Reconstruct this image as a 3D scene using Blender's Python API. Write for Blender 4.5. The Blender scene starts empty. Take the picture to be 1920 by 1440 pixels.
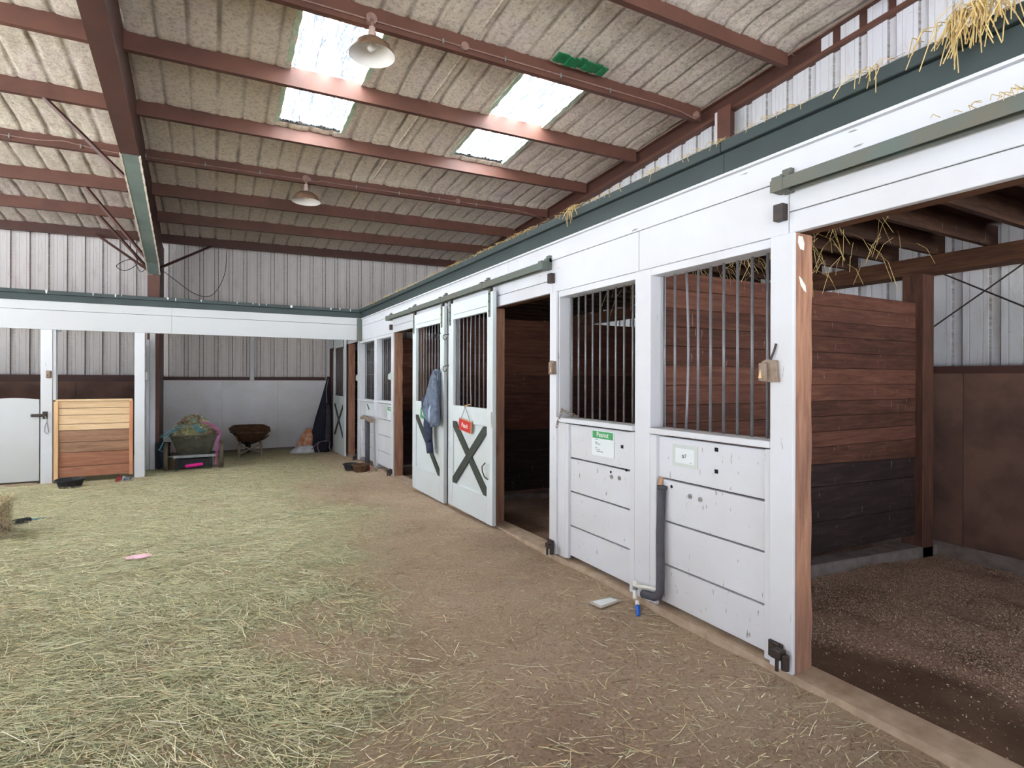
import bpy, math, random
import numpy as np
from mathutils import Matrix, Vector

random.seed(7); RNG = np.random.default_rng(11)
S = bpy.context.scene; COL = S.collection

# ------------------------------------------------------------------ camera, sky, sun, exposure
cam = bpy.data.cameras.new('camera'); camo = bpy.data.objects.new('camera', cam); COL.objects.link(camo); S.camera = camo
cam.sensor_fit = 'HORIZONTAL'; cam.sensor_width = 36.0; cam.lens = 1031.6 / 1920 * 36; cam.shift_y = -9.4 / 1920
cam.clip_start = .05; cam.clip_end = 400
camo.matrix_world = Matrix.Translation((0, 0, 1.5)) @ Matrix.Rotation(-math.radians(28.62), 4, 'Z') @ Matrix.Rotation(math.pi / 2, 4, 'X') @ Matrix.Rotation(math.radians(.164), 4, 'Z')
wd = bpy.data.worlds.new('sky'); S.world = wd; wd.use_nodes = True
bg = wd.node_tree.nodes['Background']; bg.inputs[0].default_value = (.76, .87, 1.0, 1); bg.inputs[1].default_value = .6
sl = bpy.data.lights.new('sun', 'SUN'); sl.energy = 46.0; sl.angle = math.radians(3); sl.color = (.88, .95, 1.0)
so = bpy.data.objects.new('sun', sl); COL.objects.link(so)
so.rotation_euler = Vector((-.30, -.30, -.90)).to_track_quat('-Z', 'Y').to_euler()
S.view_settings.view_transform = 'Standard'; S.view_settings.look = 'None'; S.view_settings.gamma = 1
S.view_settings.use_curve_mapping = False; S.view_settings.exposure = 1.82
S.cycles.use_denoising = True; S.cycles.max_bounces = 10; S.cycles.diffuse_bounces = 7; S.cycles.transmission_bounces = 6
S.cycles.sample_clamp_indirect = 30

# ------------------------------------------------------------------ materials
def lin(r, g, b):
    return tuple(((c / 255) / 12.92 if c / 255 <= .04045 else ((c / 255 + .055) / 1.055) ** 2.4) for c in (r, g, b)) + (1,)

class NT:
    def __init__(s, name, rough=.7, metal=0, spec=.3):
        s.m = bpy.data.materials.new(name); s.m.use_nodes = True; s.t = s.m.node_tree; s.n = s.t.nodes; s.l = s.t.links
        s.b = s.n['Principled BSDF']; s.b.inputs['Roughness'].default_value = rough; s.b.inputs['Metallic'].default_value = metal
        s.b.inputs['Specular IOR Level'].default_value = spec
    def coord(s, scale=(1, 1, 1), rand=False):
        tc = s.n.new('ShaderNodeTexCoord'); mp = s.n.new('ShaderNodeMapping'); mp.inputs['Scale'].default_value = scale
        s.l.new(tc.outputs['Object'], mp.inputs['Vector'])
        if rand:
            oi = s.n.new('ShaderNodeObjectInfo'); mu = s.n.new('ShaderNodeVectorMath'); mu.operation = 'SCALE'
            mu.inputs[0].default_value = (37, 53, 71); s.l.new(oi.outputs['Random'], mu.inputs['Scale']); s.l.new(mu.outputs[0], mp.inputs['Location'])
        return mp.outputs[0]
    def noise(s, co, scale, detail=4, rough=.6, dist=0):
        t = s.n.new('ShaderNodeTexNoise'); t.inputs['Scale'].default_value = scale; t.inputs['Detail'].default_value = detail
        t.inputs['Roughness'].default_value = rough; t.inputs['Distortion'].default_value = dist; s.l.new(co, t.inputs['Vector']); return t.outputs['Fac']
    def ramp(s, fac, stops):
        r = s.n.new('ShaderNodeValToRGB'); e = r.color_ramp.elements
        while len(e) < len(stops): e.new(.5)
        for k, (p, c) in enumerate(stops):
            e[k].position = p; e[k].color = c if len(c) == 4 else (c[0], c[1], c[2], 1)
        s.l.new(fac, r.inputs[0]); return r.outputs[0]
    def mix(s, fac, a, b, mode='MIX'):
        m = s.n.new('ShaderNodeMix'); m.data_type = 'RGBA'; m.blend_type = mode
        for v, k in ((fac, 0), (a, 6), (b, 7)):
            if isinstance(v, (int, float)): m.inputs[k].default_value = v
            elif isinstance(v, tuple): m.inputs[k].default_value = v
            else: s.l.new(v, m.inputs[k])
        return m.outputs[2]
    def bump(s, fac, strength=.3, dist=.01):
        b = s.n.new('ShaderNodeBump'); b.inputs['Strength'].default_value = strength; b.inputs['Distance'].default_value = dist
        s.l.new(fac, b.inputs['Height']); s.l.new(b.outputs[0], s.b.inputs['Normal'])
    def col(s, c):
        if isinstance(c, tuple): s.b.inputs['Base Color'].default_value = c
        else: s.l.new(c, s.b.inputs['Base Color'])
        return s.m
BW = lambda a: (a, a, a, 1)

def white_paint(name, base=(209, 209, 215), chips=.66, stain=.25, axis=(1, 1, .25)):
    t = NT(name, .55, 0, .35); co = t.coord((1, 1, 1), True); cs = t.coord(axis, True)
    c = t.mix(t.ramp(t.noise(co, 1.7, 5), [(.35, BW(0)), (.75, BW(stain))]), lin(*base), lin(178, 166, 150))
    c = t.mix(t.ramp(t.noise(cs, 38, 3, .55), [(chips + .045, BW(0)), (chips + .065, BW(.7))]), c, lin(96, 82, 76))
    c = t.mix(t.ramp(t.noise(cs, 9, 6, .7), [(.66, BW(0)), (.85, BW(.28))]), c, lin(150, 140, 140))
    t.bump(t.noise(cs, 60, 4), .12, .004); return t.col(c)
def wood(name, c1, c2, c3, along, rough=.8, dark=None):
    t = NT(name, rough, 0, .2); sc = [9, 9, 9]; sc[along] = .8; co = t.coord(tuple(sc), True)
    g = t.noise(co, 3.2, 8, .65, .6); c = t.ramp(g, [(.28, lin(*c1)), (.52, lin(*c2)), (.75, lin(*c3))])
    big = t.noise(t.coord((1, 1, 1), True), 1.6, 4); c = t.mix(t.ramp(big, [(.35, BW(0)), (.8, BW(.55))]), c, lin(*(dark or c1)))
    if along == 0:
        c = t.mix(t.ramp(t.noise(t.coord((14, 14, 2.2), True), 3.5, 2), [(.7, BW(0)), (.74, BW(.45))]), c, lin(176, 156, 148))
    t.bump(g, .35, .006); return t.col(c)
def simple(name, c, rough=.6, metal=0, spec=.3, var=.25, scale=8, c2=None, bump=.1):
    t = NT(name, rough, metal, spec); co = t.coord((1, 1, 1), True); n = t.noise(co, scale, 5)
    d = c2 or tuple(int(v * .6) for v in c)
    if bump: t.bump(n, bump, .005)
    return t.col(t.mix(t.ramp(n, [(.4, BW(0)), (.75, BW(min(1, var * 2)))]), lin(*c), lin(*d)))

M = {}
M['white'] = white_paint('white_paint')
M['whitepl'] = white_paint('white_plank_paint', axis=(1, 1.6, .3), chips=.635, stain=.3)
M['whitez'] = white_paint('white_post_paint', axis=(1, 1, .12), chips=.67)
M['whitey'] = white_paint('white_board_paint', axis=(1, .12, 1), chips=.67)
M['whitex'] = white_paint('white_far_paint', base=(192, 192, 194), axis=(.12, 1, 1), chips=.7, stain=.15)
M['whitedoor'] = white_paint('white_door_paint', base=(206, 212, 214), chips=.69)
M['ply'] = white_paint('white_plywood', base=(226, 224, 228), chips=.68, stain=.35, axis=(1, 1, .6))
M['timber'] = wood('post_timber', (118, 82, 66), (166, 120, 96), (190, 146, 120), 2, dark=(112, 90, 82))
M['planklt'] = wood('plank_reddish', (80, 50, 42), (112, 72, 58), (134, 94, 76), 0, dark=(76, 50, 44))
M['plankmd'] = wood('plank_brown', (62, 39, 33), (94, 60, 48), (116, 80, 64), 0, dark=(58, 38, 34))
M['plankdk'] = wood('plank_oil_stained', (40, 30, 30), (56, 43, 40), (78, 62, 56), 0, dark=(38, 30, 30))
M['plydk'] = simple('plywood_oil_stained', (122, 92, 80), .8, 0, .15, .5, 2.2, (80, 62, 58), .1)
M['joist'] = wood('joist_wood', (50, 34, 28), (76, 52, 40), (100, 70, 54), 0, dark=(46, 32, 28))
M['beamw'] = wood('beam_wood', (70, 46, 36), (104, 70, 52), (132, 92, 70), 1, dark=(64, 42, 36))
M['newx'] = wood('fresh_board', (200, 164, 124), (224, 192, 154), (236, 208, 176), 0, dark=(206, 170, 132))
M['oldx'] = wood('weathered_board', (124, 92, 72), (158, 120, 96), (180, 144, 118), 0, dark=(132, 100, 82))
M['redx'] = wood('reddish_board', (134, 88, 68), (164, 112, 88), (186, 136, 110), 0, dark=(128, 88, 72))
M['newz'] = wood('fresh_stud', (204, 160, 118), (228, 190, 146), (238, 206, 168), 2, dark=(206, 166, 124))
M['redz'] = wood('reddish_stud', (176, 116, 86), (204, 146, 112), (218, 168, 136), 2)
M['steel'] = simple('red_oxide_steel', (102, 66, 54), .55, .0, .35, .4, 2.5, (76, 48, 41), .05)
M['steeld'] = simple('red_oxide_steel_dark', (82, 51, 43), .55, 0, .35, .4, 3, (64, 41, 36), .05)
M['steelgr'] = simple('green_grey_steel', (116, 128, 122), .5, 0, .4, .4, 1.5, (80, 90, 90), .05)
M['fascia'] = simple('slate_green_paint', (54, 64, 64), .55, 0, .4, .4, 3, (48, 55, 55), .05)
M['rail'] = simple('rail_green_grey', (92, 102, 96), .5, .1, .4, .4, 6, (112, 100, 84), .05)
M['brace'] = simple('brace_dark_green', (66, 70, 64), .6, 0, .3, .25, 9, (54, 58, 54), .1)
M['bar'] = simple('grey_bar_paint', (124, 122, 126), .4, .3, .5, .25, 14, (90, 88, 90), .05)
M['black'] = simple('black_rubber', (40, 40, 42), .6, 0, .3, .2, 10)
M['iron'] = simple('dark_iron', (62, 58, 58), .5, .5, .4, .4, 30, (88, 66, 52))
M['rust'] = simple('rusty_box', (150, 134, 120), .75, .1, .2, .5, 25, (128, 102, 86), .3)
M['rustdk'] = simple('rusty_tray', (98, 72, 52), .75, .1, .2, .5, 12, (66, 46, 36), .3)
M['concrete'] = simple('curb_concrete', (178, 158, 138), .9, 0, .1, .5, 9, (150, 126, 106), .4)
M['concdk'] = simple('stall_curb_concrete', (138, 126, 120), .9, 0, .1, .5, 7, (108, 94, 86), .4)
M['greycart'] = simple('cart_plastic', (84, 84, 72), .7, 0, .25, .5, 9, (62, 56, 48), .15)
M['tyre'] = simple('dusty_tyre', (100, 90, 76), .85, 0, .1, .3, 12)
M['galv'] = simple('galvanised', (150, 152, 152), .45, .5, .4, .3, 12)
M['pink'] = simple('pink_plastic', (232, 40, 150), .5, 0, .3, .15, 10)
M['pinktw'] = simple('pink_twine', (206, 110, 170), .8, 0, .1, .3, 40)
M['bluetw'] = simple('blue_twine', (110, 168, 186), .8, 0, .1, .3, 40)
M['navy'] = simple('navy_plastic', (34, 48, 58), .5, 0, .3, .2, 10)
M['denim'] = simple('denim', (116, 124, 140), .9, 0, .1, .5, 14, (78, 86, 104), .4)
M['denimdk'] = simple('denim_dark', (64, 68, 86), .9, 0, .1, .4, 14, (48, 51, 66), .4)
M['denimlt'] = simple('denim_lining', (168, 184, 206), .9, 0, .1, .3, 22)
M['blanket'] = simple('blanket_cloth', (44, 44, 54), .9, 0, .1, .4, 9, (34, 32, 36), .3)
M['blanketgr'] = simple('blanket_grey', (72, 68, 74), .9, 0, .1, .3, 9)
M['binding'] = simple('blanket_binding', (128, 112, 118), .8, 0, .1, .2, 9)
M['foamtube'] = simple('pipe_foam', (88, 86, 92), .9, 0, .1, .2, 18, None, .2)
M['pvc'] = simple('white_pvc', (226, 222, 214), .4, 0, .4, .1, 10, (196, 188, 176), 0)
M['blue'] = simple('blue_pipe', (30, 96, 196), .5, 0, .3, .1, 10, None, 0)
M['redvalve'] = simple('red_valve', (150, 50, 56), .5, 0, .3, .4, 20)
M['green'] = simple('green_sign', (76, 150, 112), .6, 0, .3, .2, 20, (60, 124, 94), 0)
M['greenhd'] = simple('green_header', (76, 162, 102), .5, 0, .3, .4, 60, (54, 126, 76), 0)
M['red'] = simple('red_sign', (198, 52, 48), .6, 0, .3, .2, 20, None, 0)
M['signwood'] = simple('sign_edge', (196, 150, 116), .7, 0, .2, .3, 20)
M['paper'] = simple('paper', (220, 224, 226), .6, 0, .3, .15, 5, (206, 212, 214), 0)
M['papergr'] = simple('laminate', (196, 200, 196), .35, 0, .5, .3, 9, (184, 190, 188), 0)
M['sheetedge'] = simple('laminate_dirty', (176, 166, 152), .5, 0, .4, .3, 9, None, 0)
M['ink'] = simple('ink', (44, 52, 50), .7, 0, .2, 0, 9, None, 0)
M['inkgr'] = simple('ink_grey', (150, 156, 160), .7, 0, .2, 0, 9, None, 0)
M['inkwh'] = simple('ink_white', (236, 232, 230), .6, 0, .2, 0, 9, None, 0)
M['blackpt'] = simple('black_square', (24, 24, 34), .7, 0, .2, 0, 9, None, 0)
M['lampbr'] = simple('lamp_brown', (132, 102, 80), .5, .1, .4, .3, 9)
M['lampwh'] = simple('lamp_enamel', (226, 220, 216), .3, 0, .5, .15, 6, (204, 190, 190), 0)
M['lampneck'] = simple('lamp_neck', (196, 168, 156), .5, 0, .4, .2, 9)
M['conduit'] = simple('conduit', (150, 118, 108), .6, .1, .3, .3, 9)
M['straw'] = simple('dry_straw', (214, 188, 132), .8, 0, .15, .4, 30, (176, 146, 96), 0)
M['foamgreen'] = simple('foam_edge_green', (176, 200, 178), .9, 0, .1, .5, 14, (206, 208, 190), .3)
M['greenfoil'] = simple('green_plastic_strip', (36, 118, 72), .4, 0, .4, .5, 20, (20, 76, 48), .2)
M['bagpl'] = simple('feed_bag_white', (206, 208, 214), .4, 0, .4, .3, 9)
M['bagor'] = simple('feed_bag_orange', (182, 112, 82), .5, 0, .3, .9, 14, (212, 190, 160))
M['dark'] = simple('dark_void', (22, 18, 18), .9, 0, .05, .2, 9, None, 0)

def m_foam():
    t = NT('sprayed_foam', .95, 0, .05); co = t.coord()
    c = t.ramp(t.noise(co, 1.1, 6, .65), [(.3, lin(224, 206, 200)), (.5, lin(232, 218, 200)), (.75, lin(236, 218, 212))])
    sp = t.noise(co, 22, 6, .75)
    c = t.mix(t.ramp(sp, [(.48, BW(0)), (.68, BW(.6))]), c, lin(132, 112, 98))
    c = t.mix(t.ramp(t.noise(co, 90, 2), [(.6, BW(0)), (.7, BW(.4))]), c, lin(120, 106, 92))
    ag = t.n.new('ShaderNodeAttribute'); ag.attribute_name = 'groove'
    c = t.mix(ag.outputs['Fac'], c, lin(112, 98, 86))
    t.bump(t.noise(co, 30, 8, .8), .8, .02); return t.col(c)
M['foam'] = m_foam()
def m_corr(name, c1, c2, d):
    t = NT(name, .5, 0, .3); co = t.coord(); st = t.coord((2, 2, .35))
    c = t.mix(t.ramp(t.noise(co, .9, 4), [(.3, BW(0)), (.7, BW(1))]), lin(*c1), lin(*c2))
    c = t.mix(t.ramp(t.noise(st, 3.4, 7, .7, 1.2), [(.52, BW(0)), (.7, BW(.55))]), c, lin(*d))
    c = t.mix(t.ramp(t.noise(t.coord((1, 1, 3)), 7, 7, .72, 2.5), [(.63, BW(0)), (.72, BW(.6))]), c, lin(78, 64, 56))
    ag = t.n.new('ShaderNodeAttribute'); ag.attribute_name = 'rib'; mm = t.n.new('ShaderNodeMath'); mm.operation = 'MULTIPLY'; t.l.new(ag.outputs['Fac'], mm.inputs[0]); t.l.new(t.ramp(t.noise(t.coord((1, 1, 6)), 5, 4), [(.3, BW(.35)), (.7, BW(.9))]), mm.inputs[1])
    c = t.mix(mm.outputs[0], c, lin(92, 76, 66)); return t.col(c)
M['corr'] = m_corr('wall_sheet_beige', (224, 214, 212), (212, 204, 200), (186, 170, 162))
M['corrw'] = m_corr('wall_sheet_white', (206, 202, 210), (200, 200, 200), (176, 164, 158))
def m_sky():
    t = NT('skylight_fibreglass', .5); n, l = t.n, t.l
    co = t.coord((6, .35, 1)); s1 = t.ramp(t.noise(co, 3, 6, .7, .4), [(.48, BW(.9)), (.52, (.034, .037, .040, 1)), (.57, (.012, .0135, .015, 1)), (.60, (.025, .027, .030, 1)), (.64, (.6, .62, .64, 1))])
    tr = n.new('ShaderNodeBsdfTranslucent'); l.new(s1, tr.inputs[0]); l.new(tr.outputs[0], n['Material Output'].inputs[0]); return t.m
M['skylight'] = m_sky()
def m_attr(name, rough=.85):
    t = NT(name, rough, 0, .15); a = t.n.new('ShaderNodeAttribute'); a.attribute_name = 'Col'; return t.col(a.outputs['Color'])
M['hay'] = m_attr('hay_strands')
M['chips'] = m_attr('wood_shavings')
def m_floor():
    t = NT('barn_dirt', .95, 0, .08); co = t.coord()
    d = t.ramp(t.noise(co, .9, 6, .65), [(.3, lin(172, 142, 126)), (.5, lin(200, 172, 152)), (.7, lin(218, 192, 170))])
    d = t.mix(t.ramp(t.noise(co, 42, 6, .75), [(.45, BW(0)), (.7, BW(.75))]), d, lin(196, 172, 132))
    d = t.mix(t.ramp(t.noise(co, 60, 5, .7), [(.52, BW(0)), (.68, BW(.7))]), d, lin(104, 80, 66))
    h = t.ramp(t.noise(co, 34, 7, .8), [(.3, lin(116, 106, 80)), (.5, lin(186, 178, 140)), (.7, lin(236, 230, 196))])
    h = t.mix(t.ramp(t.noise(co, 2.1, 3), [(.35, BW(0)), (.7, BW(.6))]), h, lin(150, 158, 114), 'MULTIPLY') if False else t.mix(t.ramp(t.noise(co, 2.1, 3), [(.35, BW(0)), (.7, BW(.45))]), h, lin(168, 172, 130))
    a = t.n.new('ShaderNodeAttribute'); a.attribute_name = 'hay'
    t.bump(t.noise(co, 40, 8, .75), 1, .03); return t.col(t.mix(a.outputs['Fac'], d, h))
M['floor'] = m_floor()
M['stall'] = simple('stall_dirt', (96, 76, 60), .95, 0, .08, .8, 14, (64, 50, 42), .5)
M['shav'] = simple('shavings_base', (150, 118, 92), .95, 0, .08, .9, 40, (92, 68, 54), .6)
M['gravel'] = simple('yard_gravel', (140, 140, 140), .95, 0, .1, .5, 3, (120, 120, 120), .3)

# ------------------------------------------------------------------ mesh helpers
W = {}
class B:
    def __init__(s): s.v = []; s.f = []
    def quad(s, *p): k = len(s.v); s.v += list(p); s.f.append(tuple(range(k, k + len(p)))); return s
    def box(s, x0, x1, y0, y1, z0, z1):
        k = len(s.v); s.v += [(x, y, z) for z in (z0, z1) for y in (y0, y1) for x in (x0, x1)]
        s.f += [tuple(k + i for i in q) for q in ((0, 2, 3, 1), (4, 5, 7, 6), (0, 1, 5, 4), (2, 6, 7, 3), (0, 4, 6, 2), (1, 3, 7, 5))]; return s
    def hexa(s, p):                                   # 8 corners in box order
        k = len(s.v); s.v += [tuple(q) for q in p]
        s.f += [tuple(k + i for i in q) for q in ((0, 2, 3, 1), (4, 5, 7, 6), (0, 1, 5, 4), (2, 6, 7, 3), (0, 4, 6, 2), (1, 3, 7, 5))]; return s
    def prism(s, poly, d):                            # 3-D polygon swept by vector d
        n = len(poly); k = len(s.v); d = Vector(d); s.v += [tuple(p) for p in poly] + [tuple(Vector(p) + d) for p in poly]
        s.f += [tuple(range(k + n - 1, k - 1, -1)), tuple(range(k + n, k + 2 * n))] + [(k + i, k + (i + 1) % n, k + n + (i + 1) % n, k + n + i) for i in range(n)]; return s
    def rings(s, rs, close=True, caps=True):
        k = len(s.v); n = len(rs[0])
        for r in rs: s.v += [tuple(p) for p in r]
        for j in range(len(rs) - 1):
            for i in range(n if close else n - 1):
                a = k + j * n + i; b = k + j * n + (i + 1) % n; s.f.append((a, b, b + n, a + n))
        if caps and close: s.f += [tuple(range(k + n - 1, k - 1, -1)), tuple(range(k + (len(rs) - 1) * n, k + len(rs) * n))]
        return s
    def tube(s, pts, r, n=6, caps=True):
        pts = [Vector(p) for p in pts]; rs = []; up = None
        for i, p in enumerate(pts):
            d = (pts[min(i + 1, len(pts) - 1)] - pts[max(i - 1, 0)]).normalized()
            if up is None: up = Vector((0, 0, 1)) if abs(d.z) < .9 else Vector((1, 0, 0))
            a = d.cross(up); a = a.normalized() if a.length > 1e-6 else Vector((1, 0, 0)); b = a.cross(d); up = b
            rr = r[i] if isinstance(r, (list, tuple)) else r
            rs.append([p + (a * math.cos(t) + b * math.sin(t)) * rr for t in (2 * math.pi * q / n for q in range(n))])
        return s.rings(rs, True, caps)
    def lathe(s, prof, c, n=24, caps=False):
        return s.rings([[(c[0] + r * math.cos(2 * math.pi * q / n), c[1] + r * math.sin(2 * math.pi * q / n), c[2] + z) for q in range(n)] for r, z in prof], True, caps)
    def make(s, name, mat, parent=None, loc=None, smooth=False, bevel=0, sub=0):
        if parent is not None: o0 = W[parent.name]
        elif loc is not None: o0 = tuple(loc)
        else:
            a = np.array(s.v); o0 = (float((a[:, 0].min() + a[:, 0].max()) / 2), float((a[:, 1].min() + a[:, 1].max()) / 2), float(a[:, 2].min()))
        me = bpy.data.meshes.new(name); me.from_pydata([(p[0] - o0[0], p[1] - o0[1], p[2] - o0[2]) for p in s.v], [], s.f)
        if smooth: me.polygons.foreach_set('use_smooth', [True] * len(me.polygons))
        me.materials.append(M[mat] if isinstance(mat, str) else mat); me.update()
        o = bpy.data.objects.new(name, me); COL.objects.link(o)
        if parent is not None: o.parent = parent
        else: o.location = o0
        W[o.name] = o0
        if bevel: bm = o.modifiers.new('edge', 'BEVEL'); bm.width = bevel; bm.segments = 1; bm.limit_method = 'ANGLE'
        if sub: sm = o.modifiers.new('smooth', 'SUBSURF'); sm.levels = sub; sm.render_levels = sub
        return o
def BX(*a): return B().box(*a)
def thing(name, label, cat, loc, group=None):
    o = bpy.data.objects.new(name, None); COL.objects.link(o); o.location = loc; o.empty_display_size = .1; W[o.name] = tuple(loc)
    o['label'] = label; o['category'] = cat
    if group: o['group'] = group
    return o
def tag(o, label, cat, group=None):
    o['label'] = label; o['category'] = cat
    if group: o['group'] = group
    return o
def struct(o, label=None):
    o['kind'] = 'structure'
    if label: o['label'] = label
    return o
def sroot(name, loc, label=None):
    o = bpy.data.objects.new(name, None); COL.objects.link(o); o.location = loc; W[o.name] = tuple(loc); o.empty_display_size = .1; return struct(o, label)
def copy_mesh(o, name, parent, dloc):
    c = o.copy(); c.name = name; COL.objects.link(c); c.parent = parent; c.location = Vector(o.location) + Vector(dloc); W[c.name] = W[o.name]; return c
def text_bm(txt, size, depth=.002, shear=0):
    cu = bpy.data.curves.new('lettering', 'FONT'); cu.body = txt; cu.size = size; cu.extrude = depth; cu.align_x = 'CENTER'; cu.align_y = 'CENTER'; cu.shear = shear
    ob = bpy.data.objects.new('lettering', cu); COL.objects.link(ob)
    dg = bpy.context.evaluated_depsgraph_get(); me = bpy.data.meshes.new_from_object(ob.evaluated_get(dg))
    b = B(); b.v = [tuple(v.co) for v in me.vertices]; b.f = [tuple(p.vertices) for p in me.polygons]
    bpy.data.objects.remove(ob); bpy.data.curves.remove(cu); bpy.data.meshes.remove(me); return b
def on_x(b, x, y, z, tilt=0):                          # text plane facing -X : text x -> -Y, text y -> Z
    c, s_ = math.cos(tilt), math.sin(tilt)
    b.v = [(x - p[2], y - (p[0] * c - p[1] * s_), z + p[0] * s_ + p[1] * c) for p in b.v]; return b

def vnoise(x, y, seed=0, n=64):
    g = np.random.default_rng(seed).random((n, n)); xi = np.floor(x).astype(int); yi = np.floor(y).astype(int); fx = x - xi; fy = y - yi
    fx = fx * fx * (3 - 2 * fx); fy = fy * fy * (3 - 2 * fy); a = lambda i, j: g[i % n, j % n]
    return (a(xi, yi) * (1 - fx) + a(xi + 1, yi) * fx) * (1 - fy) + (a(xi, yi + 1) * (1 - fx) + a(xi + 1, yi + 1) * fx) * fy
def sst(a, b, x): t = np.clip((x - a) / (b - a), 0, 1); return t * t * (3 - 2 * t)

# ------------------------------------------------------------------ shared dimensions
def fz(y): return np.interp(y, [-8, 5, 9, 11, 14.8], [-.045, -.045, -.115, -.155, -.25])   # barn floor falls to the back
def cz(y): return float(np.interp(y, [3.8, 8.76, 11.3, 14.7], [.0, -.09, -.133, -.2]))           # curb top along the right row
RB = lambda x, y: 4.5308 + .0823 * (14.5 - y) + .0213 * x                                    # underside of the purlins
FO = .2044
PY = [14.5 - 1.4235 * i for i in range(15)]                                                   # purlin lines
XW = lambda y: -.994 + .0184 * (14.5 - y)                                                     # main frame web
XG = lambda y: 6.3 + .0183 * (14.5 - y)                                                       # gable rafter

def hay_density(x, y):
    n = vnoise(x * 1.1 + 40, y * 1.1 + 40, 3); n2 = vnoise(x * 3.1 + 9, y * 3.1 + 9, 4); n3 = vnoise(x * .45 + 20, y * .45 + 20, 5)
    e = .75 + .35 * (n - .5) * 2 + .06 * (y - 3)
    d = 1 - sst(e - .75, e + .8, x)
    d = d * (.75 + .5 * (n2 - .3)) + .12 * n2
    far = sst(7.2, 10.5, y); d = np.maximum(d, far * (.75 * (1 - sst(1.4, 2.4, x)) + .2) * (.6 + .6 * n2))
    d = d + .75 * np.exp(-(((x - 1.35) / .5) ** 2 + ((y - 6.6) / .5) ** 2)) + .35 * sst(.62, .8, n3) * sst(.35, .7, n2)
    d = d - .55 * np.exp(-(((x - .35) / .3) ** 2 + ((y - 3.4) / .3) ** 2)) - .4 * np.exp(-(((x - .3) / .35) ** 2 + ((y - 2.35) / .25) ** 2))
    return np.clip(d, .03, 1)

# ------------------------------------------------------------------ floor
def grid_obj(name, xs, ys, zf, mat, attr=None):
    X, Y = np.meshgrid(xs, ys); Z = zf(X, Y); nx, ny = len(xs), len(ys)
    v = np.stack([X.ravel(), Y.ravel(), Z.ravel()], 1); idx = np.arange(nx * ny).reshape(ny, nx)
    q = np.stack([idx[:-1, :-1].ravel(), idx[:-1, 1:].ravel(), idx[1:, 1:].ravel(), idx[1:, :-1].ravel()], 1)
    return np_mesh(name, v, q, mat, attr)
def np_mesh(name, v, q, mat, attr=None, col=None, smooth=True, parent=None):
    me = bpy.data.meshes.new(name); k = q.shape[1]
    me.vertices.add(len(v)); me.vertices.foreach_set('co', v.astype(np.float32).ravel())
    me.loops.add(q.size); me.loops.foreach_set('vertex_index', q.astype(np.int32).ravel())
    me.polygons.add(len(q)); me.polygons.foreach_set('loop_start', np.arange(0, q.size, k, dtype=np.int32)); me.polygons.foreach_set('loop_total', np.full(len(q), k, np.int32))
    if smooth: me.polygons.foreach_set('use_smooth', np.ones(len(q), bool))
    me.update(calc_edges=True); me.validate()
    for nm, a in (attr or {}).items():
        at = me.attributes.new(nm, 'FLOAT', 'POINT'); at.data.foreach_set('value', a.astype(np.float32).ravel())
    if col is not None:
        at = me.attributes.new('Col', 'FLOAT_COLOR', 'POINT'); at.data.foreach_set('color', col.astype(np.float32).ravel())
    me.materials.append(M[mat]); o = bpy.data.objects.new(name, me); COL.objects.link(o); W[o.name] = (0, 0, 0)
    if parent is not None: o.parent = parent
    return o
xs = np.arange(-8.7, 2.66, .07); ys = np.arange(-6.5, 14.8, .07)
zf = lambda x, y: fz(y) + .022 * (vnoise(x * 2 + 50, y * 2 + 50, 8) - .5) + .012 * (vnoise(x * 7 + 50, y * 7 + 50, 9) - .5)
GX, GY = np.meshgrid(xs, ys)
fl = struct(grid_obj('floor', xs, ys, zf, 'floor', {'hay': np.clip(hay_density(GX, GY) * 1.15, 0, 1)}), 'trampled dirt aisle floor covered in loose hay')
g = BX(-90, 90, -90, 90, -.75, -.72).make('ground', 'gravel'); struct(g, 'gravel yard outside the barn')
g2 = BX(-8.75, 6.7, -6.6, 14.9, -.72, -.36).make('floor_base', 'concdk'); struct(g2)

# concrete curb under the right stall row, stall floors
cb = B()
for y0, y1 in ((-2.4, 1.2), (1.2, 2.8), (2.8, 4.6), (4.6, 6.5), (6.5, 8.8), (8.8, 11.2), (11.2, 14.6)):
    a, b_ = cz(y0), cz(y1)
    cb.hexa([(2.585, y0, a - .4), (2.76, y0, a - .4), (2.585, y1, b_ - .4), (2.76, y1, b_ - .4), (2.592, y0, a), (2.76, y0, a + .005), (2.592, y1, b_), (2.76, y1, b_ + .005)])
struct(cb.make('baseboard_right', 'concrete', loc=(0, 0, 0)), 'low concrete curb under the right stall fronts')
xs = np.arange(2.74, 6.5, .08); ys = np.arange(-.8, 13.7, .08)
zs = lambda x, y: -.045 - .055 * (x - 2.75) + fz(y) * .8 + .035 + .02 * (vnoise(x * 3 + 5, y * 3 + 5, 12) - .5) + .05 * np.exp(-(((x - 4.6) / 1.1) ** 2)) * sst(.2, .8, vnoise(x * 1.5 + 5, y * 1.5 + 5, 13))
SX, SY = np.meshgrid(xs, ys)
shm = sst(-.15, .25, (SX - 3.25) * .75 + (vnoise(SX * 1.3 + 3, SY * 1.3 + 3, 14) - .5) * .8 - (1.6 - SY) * .55) * (SY < 2.8) + (SY > 2.9) * sst(2.8, 3.3, SX + (vnoise(SX * 2, SY * 2, 15) - .5)) * .8
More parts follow.
